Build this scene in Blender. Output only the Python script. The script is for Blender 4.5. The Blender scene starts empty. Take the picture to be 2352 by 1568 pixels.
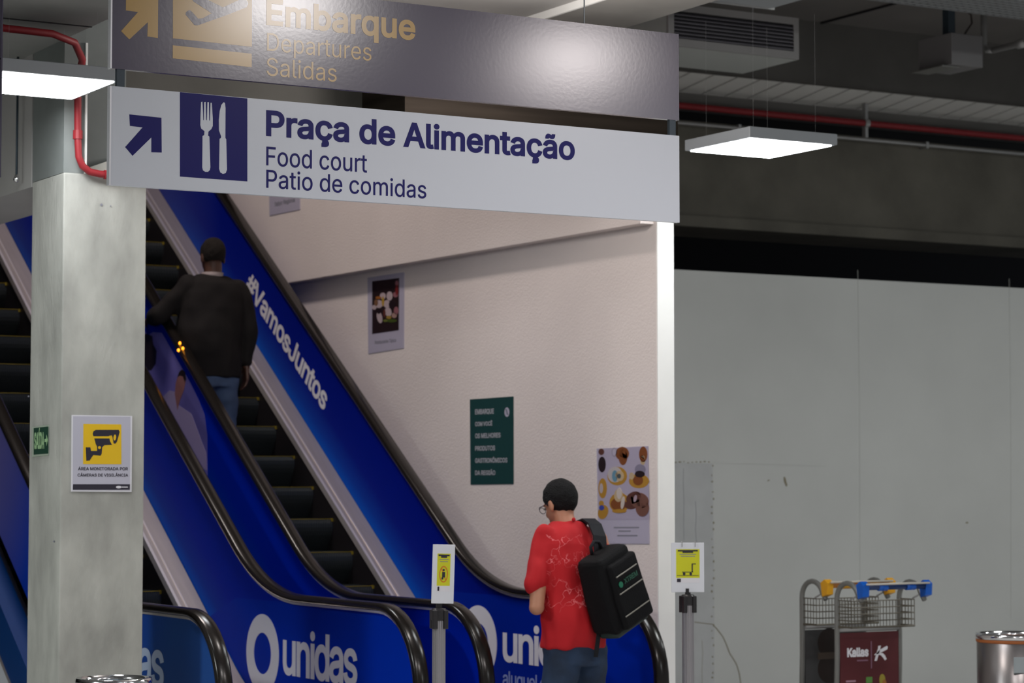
import bpy, bmesh, math, random
from mathutils import Vector, Matrix, noise
random.seed(7)
S = bpy.context.scene
COL = S.collection
PI = math.pi

# ------------------------------------------------------------------ camera
F, PITCH, YAW, CAMH = 5500.0, math.radians(3.346), math.radians(30.34), 1.6
_c, _s, _cp, _sp = math.cos(YAW), math.sin(YAW), math.cos(PITCH), math.sin(PITCH)
RT = Vector((_c, -_s, 0)); FH = Vector((_s, _c, 0)); ZU = Vector((0, 0, 1))
FW = FH*_cp + ZU*_sp; UP = ZU*_cp - FH*_sp
CAM = Vector((0, 0, CAMH))
cam = bpy.data.cameras.new('camera'); co = bpy.data.objects.new('camera', cam); COL.objects.link(co)
co.matrix_world = Matrix(((RT.x, UP.x, -FW.x, CAM.x), (RT.y, UP.y, -FW.y, CAM.y), (RT.z, UP.z, -FW.z, CAM.z), (0, 0, 0, 1)))
cam.sensor_width = 36; cam.lens = F/2352*36; cam.clip_end = 200
cam.dof.use_dof = True; cam.dof.focus_distance = 8.9; cam.dof.aperture_fstop = 5.0
S.camera = co
S.view_settings.view_transform = 'Standard'; S.view_settings.look = 'None'
S.view_settings.gamma = 1.0; S.view_settings.use_curve_mapping = False
S.view_settings.exposure = 0.0
S.cycles.max_bounces = 8; S.cycles.use_denoising = True
S.cycles.sample_clamp_indirect = 3.0; S.cycles.caustics_reflective = False; S.cycles.caustics_refractive = False

# ------------------------------------------------------------------ world: dim even light of the large hall behind the camera
W = bpy.data.worlds.new('hall'); S.world = W; W.use_nodes = True
W.node_tree.nodes['Background'].inputs[0].default_value = (0.80, 0.86, 0.92, 1)
W.node_tree.nodes['Background'].inputs[1].default_value = 0.27
LAMP = 19.0       # emission of the ceiling lamps
def area(name, loc, sx, sy, power, color=(1, 1, 1), rot=(0, 0, 0)):
    l = bpy.data.lights.new(name, 'AREA'); l.shape = 'RECTANGLE'; l.size = sx; l.size_y = sy
    l.energy = power; l.color = color
    o = bpy.data.objects.new(name, l); o.location = loc; o.rotation_euler = rot; COL.objects.link(o); return o
area('upper_floor_light', (4.6, 13.6, 7.4), 0.5, 1.6, 150, (1.0, 0.88, 0.82))
area('hall_light', (3.4, 2.5, 3.88), 1.2, 0.6, 25, (0.93, 0.97, 1.0))
area('hall_light_side', (6.85, 4.95, 3.93), 0.45, 0.28, 58, (1.0, 0.92, 0.9))
area('hall_light_near', (4.85, 5.52, 3.93), 0.5, 0.3, 52, (1.0, 0.95, 0.93))
area('hall_light_back', (10.86, 0.0, 3.9), 0.8, 0.5, 120, (0.95, 0.98, 1.0))
area('partition_light', (11.0, 8.6, 4.85), 1.2, 0.6, 88, (0.97, 1.0, 0.97))
area('partition_light_far', (15.0, 8.6, 4.85), 1.2, 0.6, 62, (0.97, 1.0, 0.97))
area('left_light', (-0.5, 9.0, 3.5), 0.6, 0.6, 190, (0.95, 1.0, 0.98))

pl = bpy.data.lights.new('service_light', 'POINT'); pl.energy = 55; pl.shadow_soft_size = 0.12; pl.color = (1.0, 0.93, 0.88)   # bare fitting behind the dark sign
po = bpy.data.objects.new('service_light', pl); po.location = (5.5, 9.5, 3.52); COL.objects.link(po)

# ------------------------------------------------------------------ pixel helpers (2352 x 1568 frame)
def ray(x, y): return FW*F + RT*(x-1176) + UP*(784-y)
def onx(x, y, X): d = ray(x, y); return CAM + d*(X/d.x)
def ony(x, y, Y): d = ray(x, y); return CAM + d*(Y/d.y)
def onz(x, y, Z): d = ray(x, y); return CAM + d*((Z-CAMH)/d.z)

# ------------------------------------------------------------------ materials
MATS = {}
def mat(name, col, rough=0.6, metal=0.0, spec=0.5, noise_scale=0, noise_amt=0.15, bump=0.0, bump_scale=60, emit=0, coat=0, stretch=(1, 1, 1)):
    if name in MATS: return MATS[name]
    m = bpy.data.materials.new(name); m.use_nodes = True; MATS[name] = m
    nt = m.node_tree; b = nt.nodes['Principled BSDF']
    b.inputs['Base Color'].default_value = (*col, 1); b.inputs['Roughness'].default_value = rough
    b.inputs['Metallic'].default_value = metal; b.inputs['Specular IOR Level'].default_value = spec
    if coat: b.inputs['Coat Weight'].default_value = coat; b.inputs['Coat Roughness'].default_value = 0.08
    tc = nt.nodes.new('ShaderNodeTexCoord'); mp = nt.nodes.new('ShaderNodeMapping'); mp.inputs['Scale'].default_value = stretch
    nt.links.new(tc.outputs['Object'], mp.inputs['Vector'])
    if noise_scale:
        n = nt.nodes.new('ShaderNodeTexNoise'); n.inputs['Scale'].default_value = noise_scale; n.inputs['Detail'].default_value = 5
        nt.links.new(mp.outputs[0], n.inputs['Vector'])
        r = nt.nodes.new('ShaderNodeValToRGB'); r.color_ramp.elements[0].position = 0.3; r.color_ramp.elements[1].position = 0.7
        a = noise_amt
        r.color_ramp.elements[0].color = (*[max(0, v*(1-a)) for v in col], 1); r.color_ramp.elements[1].color = (*[min(1, v*(1+a)) for v in col], 1)
        nt.links.new(n.outputs['Fac'], r.inputs['Fac']); nt.links.new(r.outputs['Color'], b.inputs['Base Color'])
    if bump:
        n2 = nt.nodes.new('ShaderNodeTexNoise'); n2.inputs['Scale'].default_value = bump_scale; n2.inputs['Detail'].default_value = 3
        nt.links.new(mp.outputs[0], n2.inputs['Vector'])
        bp = nt.nodes.new('ShaderNodeBump'); bp.inputs['Strength'].default_value = bump; bp.inputs['Distance'].default_value = 0.01
        nt.links.new(n2.outputs['Fac'], bp.inputs['Height']); nt.links.new(bp.outputs[0], b.inputs['Normal'])
    if emit:
        b.inputs['Emission Color'].default_value = (*col, 1); b.inputs['Emission Strength'].default_value = emit
    return m
def srgb(r, g, b): return tuple((v/255/12.92 if v/255 <= .04045 else ((v/255+.055)/1.055)**2.4) for v in (r, g, b))

M_plaster = mat('warm white plaster', (0.77, 0.69, 0.66), 0.75, noise_scale=1.2, noise_amt=0.05, bump=0.25, bump_scale=90)
M_trim = mat('white plaster end', (0.82, 0.82, 0.80), 0.6, noise_scale=3, noise_amt=0.04)
M_partition = mat('grey white partition paint', (0.56, 0.57, 0.56), 0.6, noise_scale=0.9, noise_amt=0.07, bump=0.08, bump_scale=8)
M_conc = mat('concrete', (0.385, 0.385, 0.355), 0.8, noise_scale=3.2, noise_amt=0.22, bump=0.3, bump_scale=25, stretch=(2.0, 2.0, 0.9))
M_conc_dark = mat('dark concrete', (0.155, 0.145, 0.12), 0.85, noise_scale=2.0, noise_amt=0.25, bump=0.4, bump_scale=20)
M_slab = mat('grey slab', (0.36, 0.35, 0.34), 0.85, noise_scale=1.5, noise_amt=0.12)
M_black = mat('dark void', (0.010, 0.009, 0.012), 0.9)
M_floor = mat('polished stone floor', (0.62, 0.61, 0.59), 0.3, noise_scale=30, noise_amt=0.2)
M_slat = mat('white ceiling slat', (0.82, 0.82, 0.80), 0.6)
M_red = mat('red pipe paint', (0.24, 0.008, 0.014), 0.55)
M_galv = mat('galvanised steel', (0.42, 0.42, 0.42), 0.5, metal=0.6)
M_lampbody = mat('lamp housing', (0.27, 0.29, 0.31), 0.4)
M_lamp = mat('lamp diffuser', (0.95, 0.98, 1.0), 0.5, emit=LAMP)
M_rubber = mat('black handrail rubber', (0.010, 0.008, 0.007), 0.22, spec=0.35)
M_steel = mat('brushed steel deck', (0.50, 0.44, 0.42), 0.36, metal=0.55, noise_scale=40, noise_amt=0.05, stretch=(1, .1, .1))
M_bright = mat('polished steel edge', (0.92, 0.86, 0.84), 0.30, metal=0.6)
M_skirt = mat('black skirt', (0.018, 0.016, 0.018), 0.35)
M_step = mat('black aluminium step', (0.022, 0.027, 0.030), 0.28, spec=1.0)
M_yellow_line = mat('yellow step marking', (0.30, 0.22, 0.015), 0.5)
M_amber_glint = mat('amber glint', (1.0, 0.33, 0.015), 0.4, emit=2.6)  # emission imitates an orange reflection on the rubber
M_white = mat('white print', (0.74, 0.73, 0.78), 0.45)
M_whiteletter = mat('white lettering', (0.85, 0.84, 0.90), 0.45)
M_signwhite = mat('white sign board', (0.64, 0.67, 0.74), 0.28, spec=0.4, bump=0.01, bump_scale=60)
M_signgrey = mat('dark grey sign board', (0.066, 0.055, 0.094), 0.22, spec=1.0, bump=0.015, bump_scale=70)
M_signnavy = mat('navy print', (0.012, 0.011, 0.125), 0.4, spec=.15)
M_signgold = mat('gold print', (0.46, 0.27, 0.055), 0.25, spec=1.0)
M_alu = mat('aluminium edge', (0.70, 0.70, 0.74), 0.35, metal=0.5)
M_darksteel = mat('dark steel bracket', (0.03, 0.045, 0.06), 0.4, metal=0.3)
M_chrome = mat('chrome', (0.75, 0.75, 0.76), 0.12, metal=1.0)
M_skin = mat('light brown skin', (0.44, 0.20, 0.12), 0.5)
M_skindark = mat('dark brown skin', (0.085, 0.035, 0.022), 0.45)
M_hair = mat('black hair', (0.006, 0.006, 0.007), 0.7, spec=.2, bump=0.9, bump_scale=160)
M_greyhair = mat('short dark hair', (0.016, 0.012, 0.010), 0.8, spec=.2, bump=0.9, bump_scale=200)
M_jeans = mat('blue jeans', (0.010, 0.026, 0.062), 0.8, noise_scale=7, noise_amt=0.55, bump=0.3, bump_scale=300)
M_jeans2 = mat('faded blue jeans', (0.045, 0.075, 0.15), 0.8, noise_scale=8, noise_amt=0.35, bump=0.3, bump_scale=300)
M_jacket = mat('black jacket', (0.011, 0.009, 0.009), 0.85, spec=.2, bump=0.2, bump_scale=120)
M_shoe = mat('dark leather', (0.02, 0.018, 0.016), 0.4)
M_bag = mat('black nylon', (0.005, 0.005, 0.006), 0.7, spec=.15, bump=0.25, bump_scale=160)
M_strap = mat('charcoal webbing', (0.012, 0.013, 0.017), 0.7, spec=.2)
M_piping = mat('grey reflective piping', (0.22, 0.21, 0.18), 0.4)
M_green = mat('green print', (0.010, 0.16, 0.085), 0.5)
M_darkgreen = mat('dark green poster', (0.006, 0.045, 0.045), 0.55)
M_ink = mat('dark print', (0.018, 0.015, 0.03), 0.5)
M_greyprint = mat('grey print', (0.22, 0.22, 0.26), 0.5)
M_yellow = mat('yellow print', (0.80, 0.50, 0.006), 0.5)
M_lime = mat('lime yellow print', (0.62, 0.62, 0.01), 0.5)
M_orangeprint = mat('orange red print', (0.62, 0.20, 0.01), 0.5)
M_poster = mat('lilac white poster', (0.46, 0.43, 0.54), 0.5)
M_paper = mat('white paper', (0.72, 0.74, 0.80), 0.4)
M_frame = mat('trolley tube grey paint', (0.20, 0.20, 0.19), 0.4, metal=0.3)
M_wire = mat('basket wire', (0.12, 0.105, 0.08), 0.5, metal=0.3)
M_blueplastic = mat('blue plastic', (0.0, 0.10, 0.52), 0.35)
M_navyplastic = mat('navy grip', (0.008, 0.035, 0.14), 0.4)
M_yelplastic = mat('yellow plastic', (0.75, 0.36, 0.01), 0.4)
M_orgplastic = mat('orange grip', (0.50, 0.19, 0.03), 0.4)
M_maroon = mat('maroon panel', (0.085, 0.008, 0.012), 0.6)
M_darkpanel = mat('charcoal panel', (0.05, 0.05, 0.052), 0.5)
M_brownprint = mat('dark brown print', (0.018, 0.010, 0.008), 0.5)
M_binsteel = mat('bin steel', (0.30, 0.28, 0.28), 0.30, metal=1.0)
M_binbag = mat('blue bin liner', (0.02, 0.16, 0.26), 0.4)
M_binbag2 = mat('orange bin liner', (0.35, 0.10, 0.02), 0.5)
M_safetygreen = mat('safety sign green', (0.012, 0.05, 0.03), 0.5)
M_glow = mat('photoluminescent lettering', (0.32, 0.50, 0.27), 0.5)

def blue_vinyl(name, cols, z_gain=0.7):
    """blue vinyl, brighter at the base of the band, darker above, lilac at the far end"""
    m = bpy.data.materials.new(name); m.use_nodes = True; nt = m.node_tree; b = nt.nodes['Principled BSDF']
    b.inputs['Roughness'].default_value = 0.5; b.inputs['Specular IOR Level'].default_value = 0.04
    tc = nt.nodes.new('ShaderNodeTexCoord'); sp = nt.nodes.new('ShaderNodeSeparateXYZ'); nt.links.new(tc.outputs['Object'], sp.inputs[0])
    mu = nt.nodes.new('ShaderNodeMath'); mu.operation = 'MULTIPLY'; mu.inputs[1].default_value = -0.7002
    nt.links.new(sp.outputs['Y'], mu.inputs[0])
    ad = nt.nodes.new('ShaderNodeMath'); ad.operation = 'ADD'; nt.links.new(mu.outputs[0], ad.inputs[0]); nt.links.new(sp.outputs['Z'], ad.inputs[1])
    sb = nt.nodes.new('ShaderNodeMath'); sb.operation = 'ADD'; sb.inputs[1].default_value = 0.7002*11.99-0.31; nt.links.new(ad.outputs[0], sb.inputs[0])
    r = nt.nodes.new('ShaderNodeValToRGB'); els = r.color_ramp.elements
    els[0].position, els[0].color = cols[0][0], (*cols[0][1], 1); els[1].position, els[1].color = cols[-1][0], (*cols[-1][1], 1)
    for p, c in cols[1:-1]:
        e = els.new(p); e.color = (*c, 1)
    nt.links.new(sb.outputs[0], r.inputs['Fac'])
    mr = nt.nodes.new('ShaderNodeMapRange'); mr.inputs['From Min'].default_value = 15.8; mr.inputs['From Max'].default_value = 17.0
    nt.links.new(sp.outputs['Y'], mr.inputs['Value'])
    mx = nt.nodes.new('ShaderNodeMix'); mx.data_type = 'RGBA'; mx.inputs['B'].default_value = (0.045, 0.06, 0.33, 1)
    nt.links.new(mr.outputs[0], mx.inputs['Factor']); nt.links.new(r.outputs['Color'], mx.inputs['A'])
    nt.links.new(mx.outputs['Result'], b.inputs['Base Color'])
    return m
M_blue1 = blue_vinyl('graded blue vinyl', [(0.0, (0.0, 0.10, 0.62)), (0.10, (0.0, 0.045, 0.42)), (0.26, (0.0, 0.011, 0.29)), (0.7, (0.0, 0.007, 0.22))])  # brightest along the base, deepening upward
M_blue3 = blue_vinyl('graded blue vinyl bright', [(0.0, (0.0, 0.10, 0.62)), (0.12, (0.0, 0.04, 0.42)), (0.30, (0.0, 0.020, 0.42)), (0.7, (0.0, 0.017, 0.38))])
M_bluelogo = mat('blue logo field', (0.0, 0.030, 0.44), 0.5, spec=0.04)
M_bluedark = mat('deep blue cladding', (0.001, 0.010, 0.20), 0.45, spec=0.15)
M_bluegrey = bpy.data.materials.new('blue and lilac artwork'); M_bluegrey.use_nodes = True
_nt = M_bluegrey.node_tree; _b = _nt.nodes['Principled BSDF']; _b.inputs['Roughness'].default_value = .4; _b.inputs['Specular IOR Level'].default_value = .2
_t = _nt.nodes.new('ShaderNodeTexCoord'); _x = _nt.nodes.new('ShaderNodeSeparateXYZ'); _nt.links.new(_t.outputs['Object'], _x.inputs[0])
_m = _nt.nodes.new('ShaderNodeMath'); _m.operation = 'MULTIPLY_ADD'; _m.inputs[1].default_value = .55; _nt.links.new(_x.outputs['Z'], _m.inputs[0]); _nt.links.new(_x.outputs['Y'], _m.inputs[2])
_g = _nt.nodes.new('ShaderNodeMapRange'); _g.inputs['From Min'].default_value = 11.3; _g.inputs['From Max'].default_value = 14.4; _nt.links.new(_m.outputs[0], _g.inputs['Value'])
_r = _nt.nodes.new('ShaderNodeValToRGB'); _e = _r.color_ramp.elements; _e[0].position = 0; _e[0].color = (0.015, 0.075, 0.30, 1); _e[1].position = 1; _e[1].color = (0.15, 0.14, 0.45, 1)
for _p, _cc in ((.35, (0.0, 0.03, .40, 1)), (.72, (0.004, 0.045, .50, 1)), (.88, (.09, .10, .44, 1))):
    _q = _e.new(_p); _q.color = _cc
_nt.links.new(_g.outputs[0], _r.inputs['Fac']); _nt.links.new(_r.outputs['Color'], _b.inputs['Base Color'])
M_teal = mat('teal blue cladding', (0.003, 0.045, 0.20), 0.4, spec=.2)
M_lilac = mat('lilac sky print', (0.17, 0.15, 0.46), 0.5, noise_scale=1.6, noise_amt=0.35)

# ------------------------------------------------------------------ mesh helpers
def link(name, me, m=None, parent=None, smooth=False):
    o = bpy.data.objects.new(name, me); COL.objects.link(o)
    if m is not None and not me.materials: me.materials.append(m)
    if smooth:
        for p in me.polygons: p.use_smooth = True
    if parent is not None: o.parent = parent
    return o
def obj(name, bm, m=None, parent=None, smooth=False, fix=True):
    if fix: bmesh.ops.recalc_face_normals(bm, faces=bm.faces)
    me = bpy.data.meshes.new(name); bm.to_mesh(me); bm.free()
    return link(name, me, m, parent, smooth)
def tag(o, label=None, cat=None, group=None, kind=None):
    if label: o['label'] = label
    if cat: o['category'] = cat
    if group: o['group'] = group
    if kind: o['kind'] = kind
    return o
def thing(name, label, cat, loc=(0, 0, 0), rotz=0, group=None):
    o = bpy.data.objects.new(name, None); o.empty_display_size = 0.1; COL.objects.link(o)
    o.location = loc; o.rotation_euler = (0, 0, rotz); return tag(o, label, cat, group)
def struct(name, bm, m, label=None, parent=None):
    o = obj(name, bm, m, parent)
    if parent is None: o['kind'] = 'structure'
    if label: o['label'] = label
    return o
def copy_tree(o, parent=None):
    c = o.copy(); COL.objects.link(c)
    if parent is not None: c.parent = parent
    for ch in [x for x in bpy.data.objects if x.parent == o]: copy_tree(ch, c)
    return c
def box(bm, x0, x1, y0, y1, z0, z1, bev=0.0):
    vs = [bm.verts.new((x, y, z)) for x in (x0, x1) for y in (y0, y1) for z in (z0, z1)]
    fs = [bm.faces.new([vs[i] for i in q]) for q in ((0, 1, 3, 2), (4, 6, 7, 5), (0, 4, 5, 1), (2, 3, 7, 6), (0, 2, 6, 4), (1, 5, 7, 3))]
    if bev:
        es = list({e for f in fs for e in f.edges}); bmesh.ops.recalc_face_normals(bm, faces=fs)
        bmesh.ops.bevel(bm, geom=es, offset=bev, segments=2, affect='EDGES', profile=0.5)
    return bm
def B(*a, **k): return box(bmesh.new(), *a, **k)
def tube(bm, pts, r, n=10, caps=True):
    pts = [Vector(p) for p in pts]; rs = r if isinstance(r, (list, tuple)) else [r]*len(pts)
    rings = []; prev = None
    for i, p in enumerate(pts):
        d = (pts[min(i+1, len(pts)-1)] - pts[max(i-1, 0)])
        d = d.normalized() if d.length > 1e-9 else Vector((0, 0, 1))
        if prev is None: u = d.orthogonal().normalized()
        else:
            u = prev - d*prev.dot(d); u = u.normalized() if u.length > 1e-6 else d.orthogonal().normalized()
        prev = u; v = d.cross(u)
        rings.append([bm.verts.new(p + (u*math.cos(2*PI*k/n)+v*math.sin(2*PI*k/n))*rs[i]) for k in range(n)])
    for a, b in zip(rings, rings[1:]):
        for k in range(n): bm.faces.new((a[k], a[(k+1) % n], b[(k+1) % n], b[k]))
    if caps:
        bm.faces.new(rings[0][::-1]); bm.faces.new(rings[-1])
    return bm
def T(pts, r, n=10): return tube(bmesh.new(), pts, r, n)
def lathe(bm, prof, n=32, cx=0, cy=0, cap=True):
    rings = [[bm.verts.new((cx+r*math.cos(2*PI*k/n), cy+r*math.sin(2*PI*k/n), z)) for k in range(n)] for r, z in prof]
    for a, b in zip(rings, rings[1:]):
        for k in range(n): bm.faces.new((a[k], a[(k+1) % n], b[(k+1) % n], b[k]))
    if cap: bm.faces.new(rings[0][::-1]); bm.faces.new(rings[-1])
    return bm
def sphere(bm, c, r, seg=12, mtx=None):
    m = Matrix.Translation(Vector(c)) @ (mtx if mtx else Matrix.Identity(4)) @ Matrix.Diagonal((*(r if isinstance(r, (tuple, list)) else (r, r, r)), 1))
    bmesh.ops.create_uvsphere(bm, u_segments=seg, v_segments=max(6, seg//2+2), radius=1, matrix=m); return bm
def slab3(bm, pts, off):
    """closed polygon of 3D points given depth by the vector off"""
    a = [bm.verts.new(p) for p in pts]; b = [bm.verts.new(Vector(p)+off) for p in pts]; n = len(a)
    bm.faces.new(a[::-1]); bm.faces.new(b)
    for i in range(n): bm.faces.new((a[i], a[(i+1) % n], b[(i+1) % n], b[i]))
    return bm
# flat prints on planes: 'Y' planes face -Y, 'X' planes face -X. level = how many print layers lie beneath
LAY = 0.0006
def plane_pt(pl, x, y): return onx(x, y, pl[1]) if pl[0] == 'X' else ony(x, y, pl[1])
def plane_off(pl, lev): return Vector((-1, 0, 0))*LAY*lev if pl[0] == 'X' else Vector((0, -1, 0))*LAY*lev
def dec_poly(name, pl, px, m, parent=None, lev=1, bm=None):
    own = bm is None
    if own: bm = bmesh.new()
    slab3(bm, [plane_pt(pl, *p) for p in px], plane_off(pl, lev))
    if own: return obj(name, bm, m, parent)
    return bm
def dec_ell(bm, pl, cx, cy, rx, ry, lev, n=24, rot=0):
    pts = []
    for k in range(n):
        a = 2*PI*k/n; dx, dy = rx*math.cos(a), ry*math.sin(a)
        pts.append((cx+dx*math.cos(rot)-dy*math.sin(rot), cy+dx*math.sin(rot)+dy*math.cos(rot)))
    slab3(bm, [plane_pt(pl, *p) for p in pts], plane_off(pl, lev)); return bm
def dec_rect(bm, pl, x0, y0, x1, y1, lev, sk=0.0):
    dy = (x1-x0)*sk
    slab3(bm, [plane_pt(pl, *p) for p in ((x0, y0), (x1, y0+dy), (x1, y1+dy), (x0, y1))], plane_off(pl, lev)); return bm
def ring_yz(bm, X, cy, cz, r0, r1, lev, n=48):
    o0 = [bm.verts.new((X, cy+r0*math.cos(2*PI*k/n), cz+r0*math.sin(2*PI*k/n))) for k in range(n)]
    o1 = [bm.verts.new((X, cy+r1*math.cos(2*PI*k/n), cz+r1*math.sin(2*PI*k/n))) for k in range(n)]
    f = [bm.faces.new((o0[k], o0[(k+1) % n], o1[(k+1) % n], o1[k])) for k in range(n)]
    r = bmesh.ops.extrude_face_region(bm, geom=f)
    bmesh.ops.translate(bm, verts=[v for v in r['geom'] if isinstance(v, bmesh.types.BMVert)], vec=(-LAY*lev, 0, 0)); return bm

_font = None
try:
    import os
    fp = os.path.join(bpy.utils.resource_path('LOCAL'), 'datafiles', 'fonts', 'Inter.woff2')   # the sans serif that ships with Blender
    if os.path.exists(fp): _font = bpy.data.fonts.load(fp)
except Exception: _font = None
from mathutils.geometry import interpolate_bezier, delaunay_2d_cdt
def _area(p): return sum(a.x*b.y-b.x*a.y for a, b in zip(p, p[1:]+p[:1]))/2
def _wind(x, y, poly):
    w = 0; ax, ay = poly[-1].x, poly[-1].y
    for p in poly:
        bx, by = p.x, p.y
        if (ay > y) != (by > y):
            if x < (bx-ax)*(y-ay)/(by-ay)+ax: w += 1 if by > ay else -1
        ax, ay = bx, by
    return w
def text_mesh(s, bold=0.0, spacing=1.0):
    """flat mesh of a line of text; every outline is filled on its own with the holes that lie in it"""
    cu = bpy.data.curves.new('t', 'FONT'); cu.body = s; cu.size = 1.0; cu.space_character = spacing
    if _font: cu.font = _font
    o = bpy.data.objects.new('t', cu); COL.objects.link(o)
    dg = bpy.context.evaluated_depsgraph_get(); c2 = o.evaluated_get(dg).to_curve(dg)
    conts = []
    for sp in c2.splines:
        P = []
        bz = sp.bezier_points; n = len(bz)
        for i in range(n):
            a, b = bz[i], bz[(i+1) % n]
            seg = interpolate_bezier(a.co, a.handle_right, b.handle_left, b.co, 5) if (a.handle_right-a.co).length+(b.handle_left-b.co).length > 1e-5 else [a.co, b.co]
            P += [Vector((q[0], q[1], 0)) for q in seg[:-1]]
        Q = [p for i, p in enumerate(P) if (p-P[i-1]).length > 1e-5]
        if len(Q) > 2: conts.append(Q)
    if not conts: raise RuntimeError('no outlines for '+s)
    o.to_mesh_clear() if False else None
    bpy.data.objects.remove(o); bpy.data.curves.remove(cu)
    big = max(conts, key=lambda c: abs(_area(c))); sgn = 1 if _area(big) > 0 else -1
    if bold:
        nc = []
        for P in conts:
            m = len(P); R_ = []
            for i, p in enumerate(P):
                d0 = (p-P[i-1]).normalized(); d1 = (P[(i+1) % m]-p).normalized()
                n0 = Vector((d0.y, -d0.x, 0)); n1 = Vector((d1.y, -d1.x, 0)); nn = n0+n1
                nn = n0 if nn.length < .2 else nn.normalized()/max(.5, nn.normalized().dot(n0))
                R_.append(p+nn*bold*sgn)
            nc.append(R_)
        conts = nc
    vs, es = [], []
    for c in conts:
        b0 = len(vs); vs += [q.to_2d() for q in c]; m = len(c); es += [(b0+k, b0+(k+1) % m) for k in range(m)]
    ov, oe, of, *_r = delaunay_2d_cdt(vs, es, [], 0, 1e-6)
    bb = [(min(q.x for q in c), max(q.x for q in c), min(q.y for q in c), max(q.y for q in c)) for c in conts]
    keep = []
    for t in of:
        x = sum(ov[k].x for k in t)/len(t); y = sum(ov[k].y for k in t)/len(t)
        w = sum(_wind(x, y, c) for c, b in zip(conts, bb) if b[0] <= x <= b[1] and b[2] <= y <= b[3])
        if w: keep.append(list(t))
    used = sorted({k for t in keep for k in t}); ix = {k: n for n, k in enumerate(used)}
    me = bpy.data.meshes.new('t'); me.from_pydata([(ov[k].x, ov[k].y, 0) for k in used], [], [[ix[k] for k in t] for t in keep]); return me
_cap = {}
def caph(bold):
    if bold not in _cap:
        me = text_mesh('H', bold); ys = [v.co.y for v in me.vertices]; _cap[bold] = (min(ys), max(ys))
    return _cap[bold]
def lettering(name, s, p0, u, v, width, cap, m, parent, nrm, lev=1, bold=0.0, spacing=1.0, center=False):
    """ink width along unit u starting at p0 (baseline, ink left), capital height along unit v"""
    me = text_mesh(s, bold, spacing); xs = [q.co.x for q in me.vertices]; x0, x1 = min(xs), max(xs); c0, c1 = caph(bold)
    sx = width/(x1-x0) if width else cap/(c1-c0); sy = cap/(c1-c0)
    if center: p0 = p0 - u*((x1-x0)*sx/2)
    for q in me.vertices: q.co = p0 + u*((q.co.x-x0)*sx) + v*((q.co.y-c0)*sy) + nrm*LAY*lev
    me.materials.clear()
    for p in me.polygons: p.use_smooth = False
    bm = bmesh.new(); bm.from_mesh(me)
    f = bm.faces[:]; r = bmesh.ops.extrude_face_region(bm, geom=f)
    bmesh.ops.translate(bm, verts=[q for q in r['geom'] if isinstance(q, bmesh.types.BMVert)], vec=nrm*LAY*0.5)
    return obj(name, bm, m, parent)
NX, NY = Vector((-1, 0, 0)), Vector((0, -1, 0))
UX, UY = Vector((1, 0, 0)), Vector((0, -1, 0))     # reading direction on Y planes / on X planes
def letter_px(name, s, pl, xl, xr, ybase, ytop, m, parent, lev=1, bold=0.0, spacing=1.0):
    """ink from pixel xl (baseline ybase, cap top ytop measured at xl) to pixel xr"""
    a = plane_pt(pl, xl, ybase); t = plane_pt(pl, xl, ytop)
    if pl[0] == 'Y': b = ony(xr, ybase, pl[1]); w = b.x-a.x; u, n = UX, NY
    else: b = onx(xr, ybase, pl[1]); w = a.y-b.y; u, n = UY, NX
    return lettering(name, s, a, u, ZU, w, t.z-a.z, m, parent, n, lev, bold, spacing)

# ================================================================== SETTING
struct('floor', B(-8, 22, -6, 27, -0.1, 0), M_floor)
WX = 7.15                                                # plane of the poster wall
# lower poster wall and the upper wall that stands 9 cm proud of it
w = struct('wall_right', B(WX, WX+0.10, 10.68, 22, 0, 3.05), M_plaster, 'warm white wall running beside the escalator')
struct('wall_right_upper', B(WX-0.085, WX+0.10, 10.705, 22, 2.985, 3.9), M_plaster, 'upper wall standing proud of the poster wall')
struct('trim_1', B(WX+0.002, WX+0.108, 10.672, 10.682, 0, 3.9), M_trim, 'bright white end of the poster wall')
# partition on the right
part = struct('wall_back', B(7.6, 19, 13.5, 13.62, 0, 3.045), M_partition, 'grey white partition with patches and cracks')
PP = ('Y', 13.499)
M_patch = mat('patched paint', (0.50, 0.51, 0.52), 0.55, noise_scale=6, noise_amt=0.06)
M_crack = mat('crack ochre', (0.26, 0.23, 0.16), 0.8)
M_seam = mat('faint seam', (0.515, 0.52, 0.505), 0.8)
dec_poly('patched_panel', PP, [(1549, 1062), (1637, 1064), (1641, 1430), (1640, 1660), (1549, 1660)], M_patch, part)
bm = bmesh.new(); random.seed(3)
for k in range(30):
    y = 1072+k*18+random.uniform(-5, 5); dec_ell(bm, PP, 1637+random.uniform(-2.5, 2.5), y, random.uniform(.8, 2.4), random.uniform(1.2, 3.0), 3, 8)
for k in range(9): dec_ell(bm, PP, 1552+k*9.5, 1061+random.uniform(-1.5, 1.5), random.uniform(1, 4.5), random.uniform(.6, 1.8), 3, 8)
dec_ell(bm, PP, 1803, 1103, 2.5, 9, 3, 10, -0.2); dec_ell(bm, PP, 1806, 1112, 2.0, 5, 3, 10, -0.1)
dec_ell(bm, PP, 1765, 1103, 3.0, 1.4, 3, 8, -0.4); dec_ell(bm, PP, 2221, 1200, 3, 2, 3, 8)
obj('paint_chips', bm, M_crack, part)
def crack(pts, r, m, nm):
    bm = bmesh.new(); pts = [plane_pt(PP, *p) for p in pts]
    tube(bm, pts, r, 4); obj(nm, bm, m, part)
crack([(1595, 1428), (1610, 1430), (1636, 1433), (1645, 1442), (1660, 1461), (1668, 1478), (1676, 1500), (1684, 1512), (1692, 1526), (1698, 1546), (1703, 1580)], .0035, M_crack, 'crack')
crack([(1570, 1075), (1569, 1110), (1571, 1150), (1570, 1200), (1571, 1240)], .0018, M_greyprint, 'crack')
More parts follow.
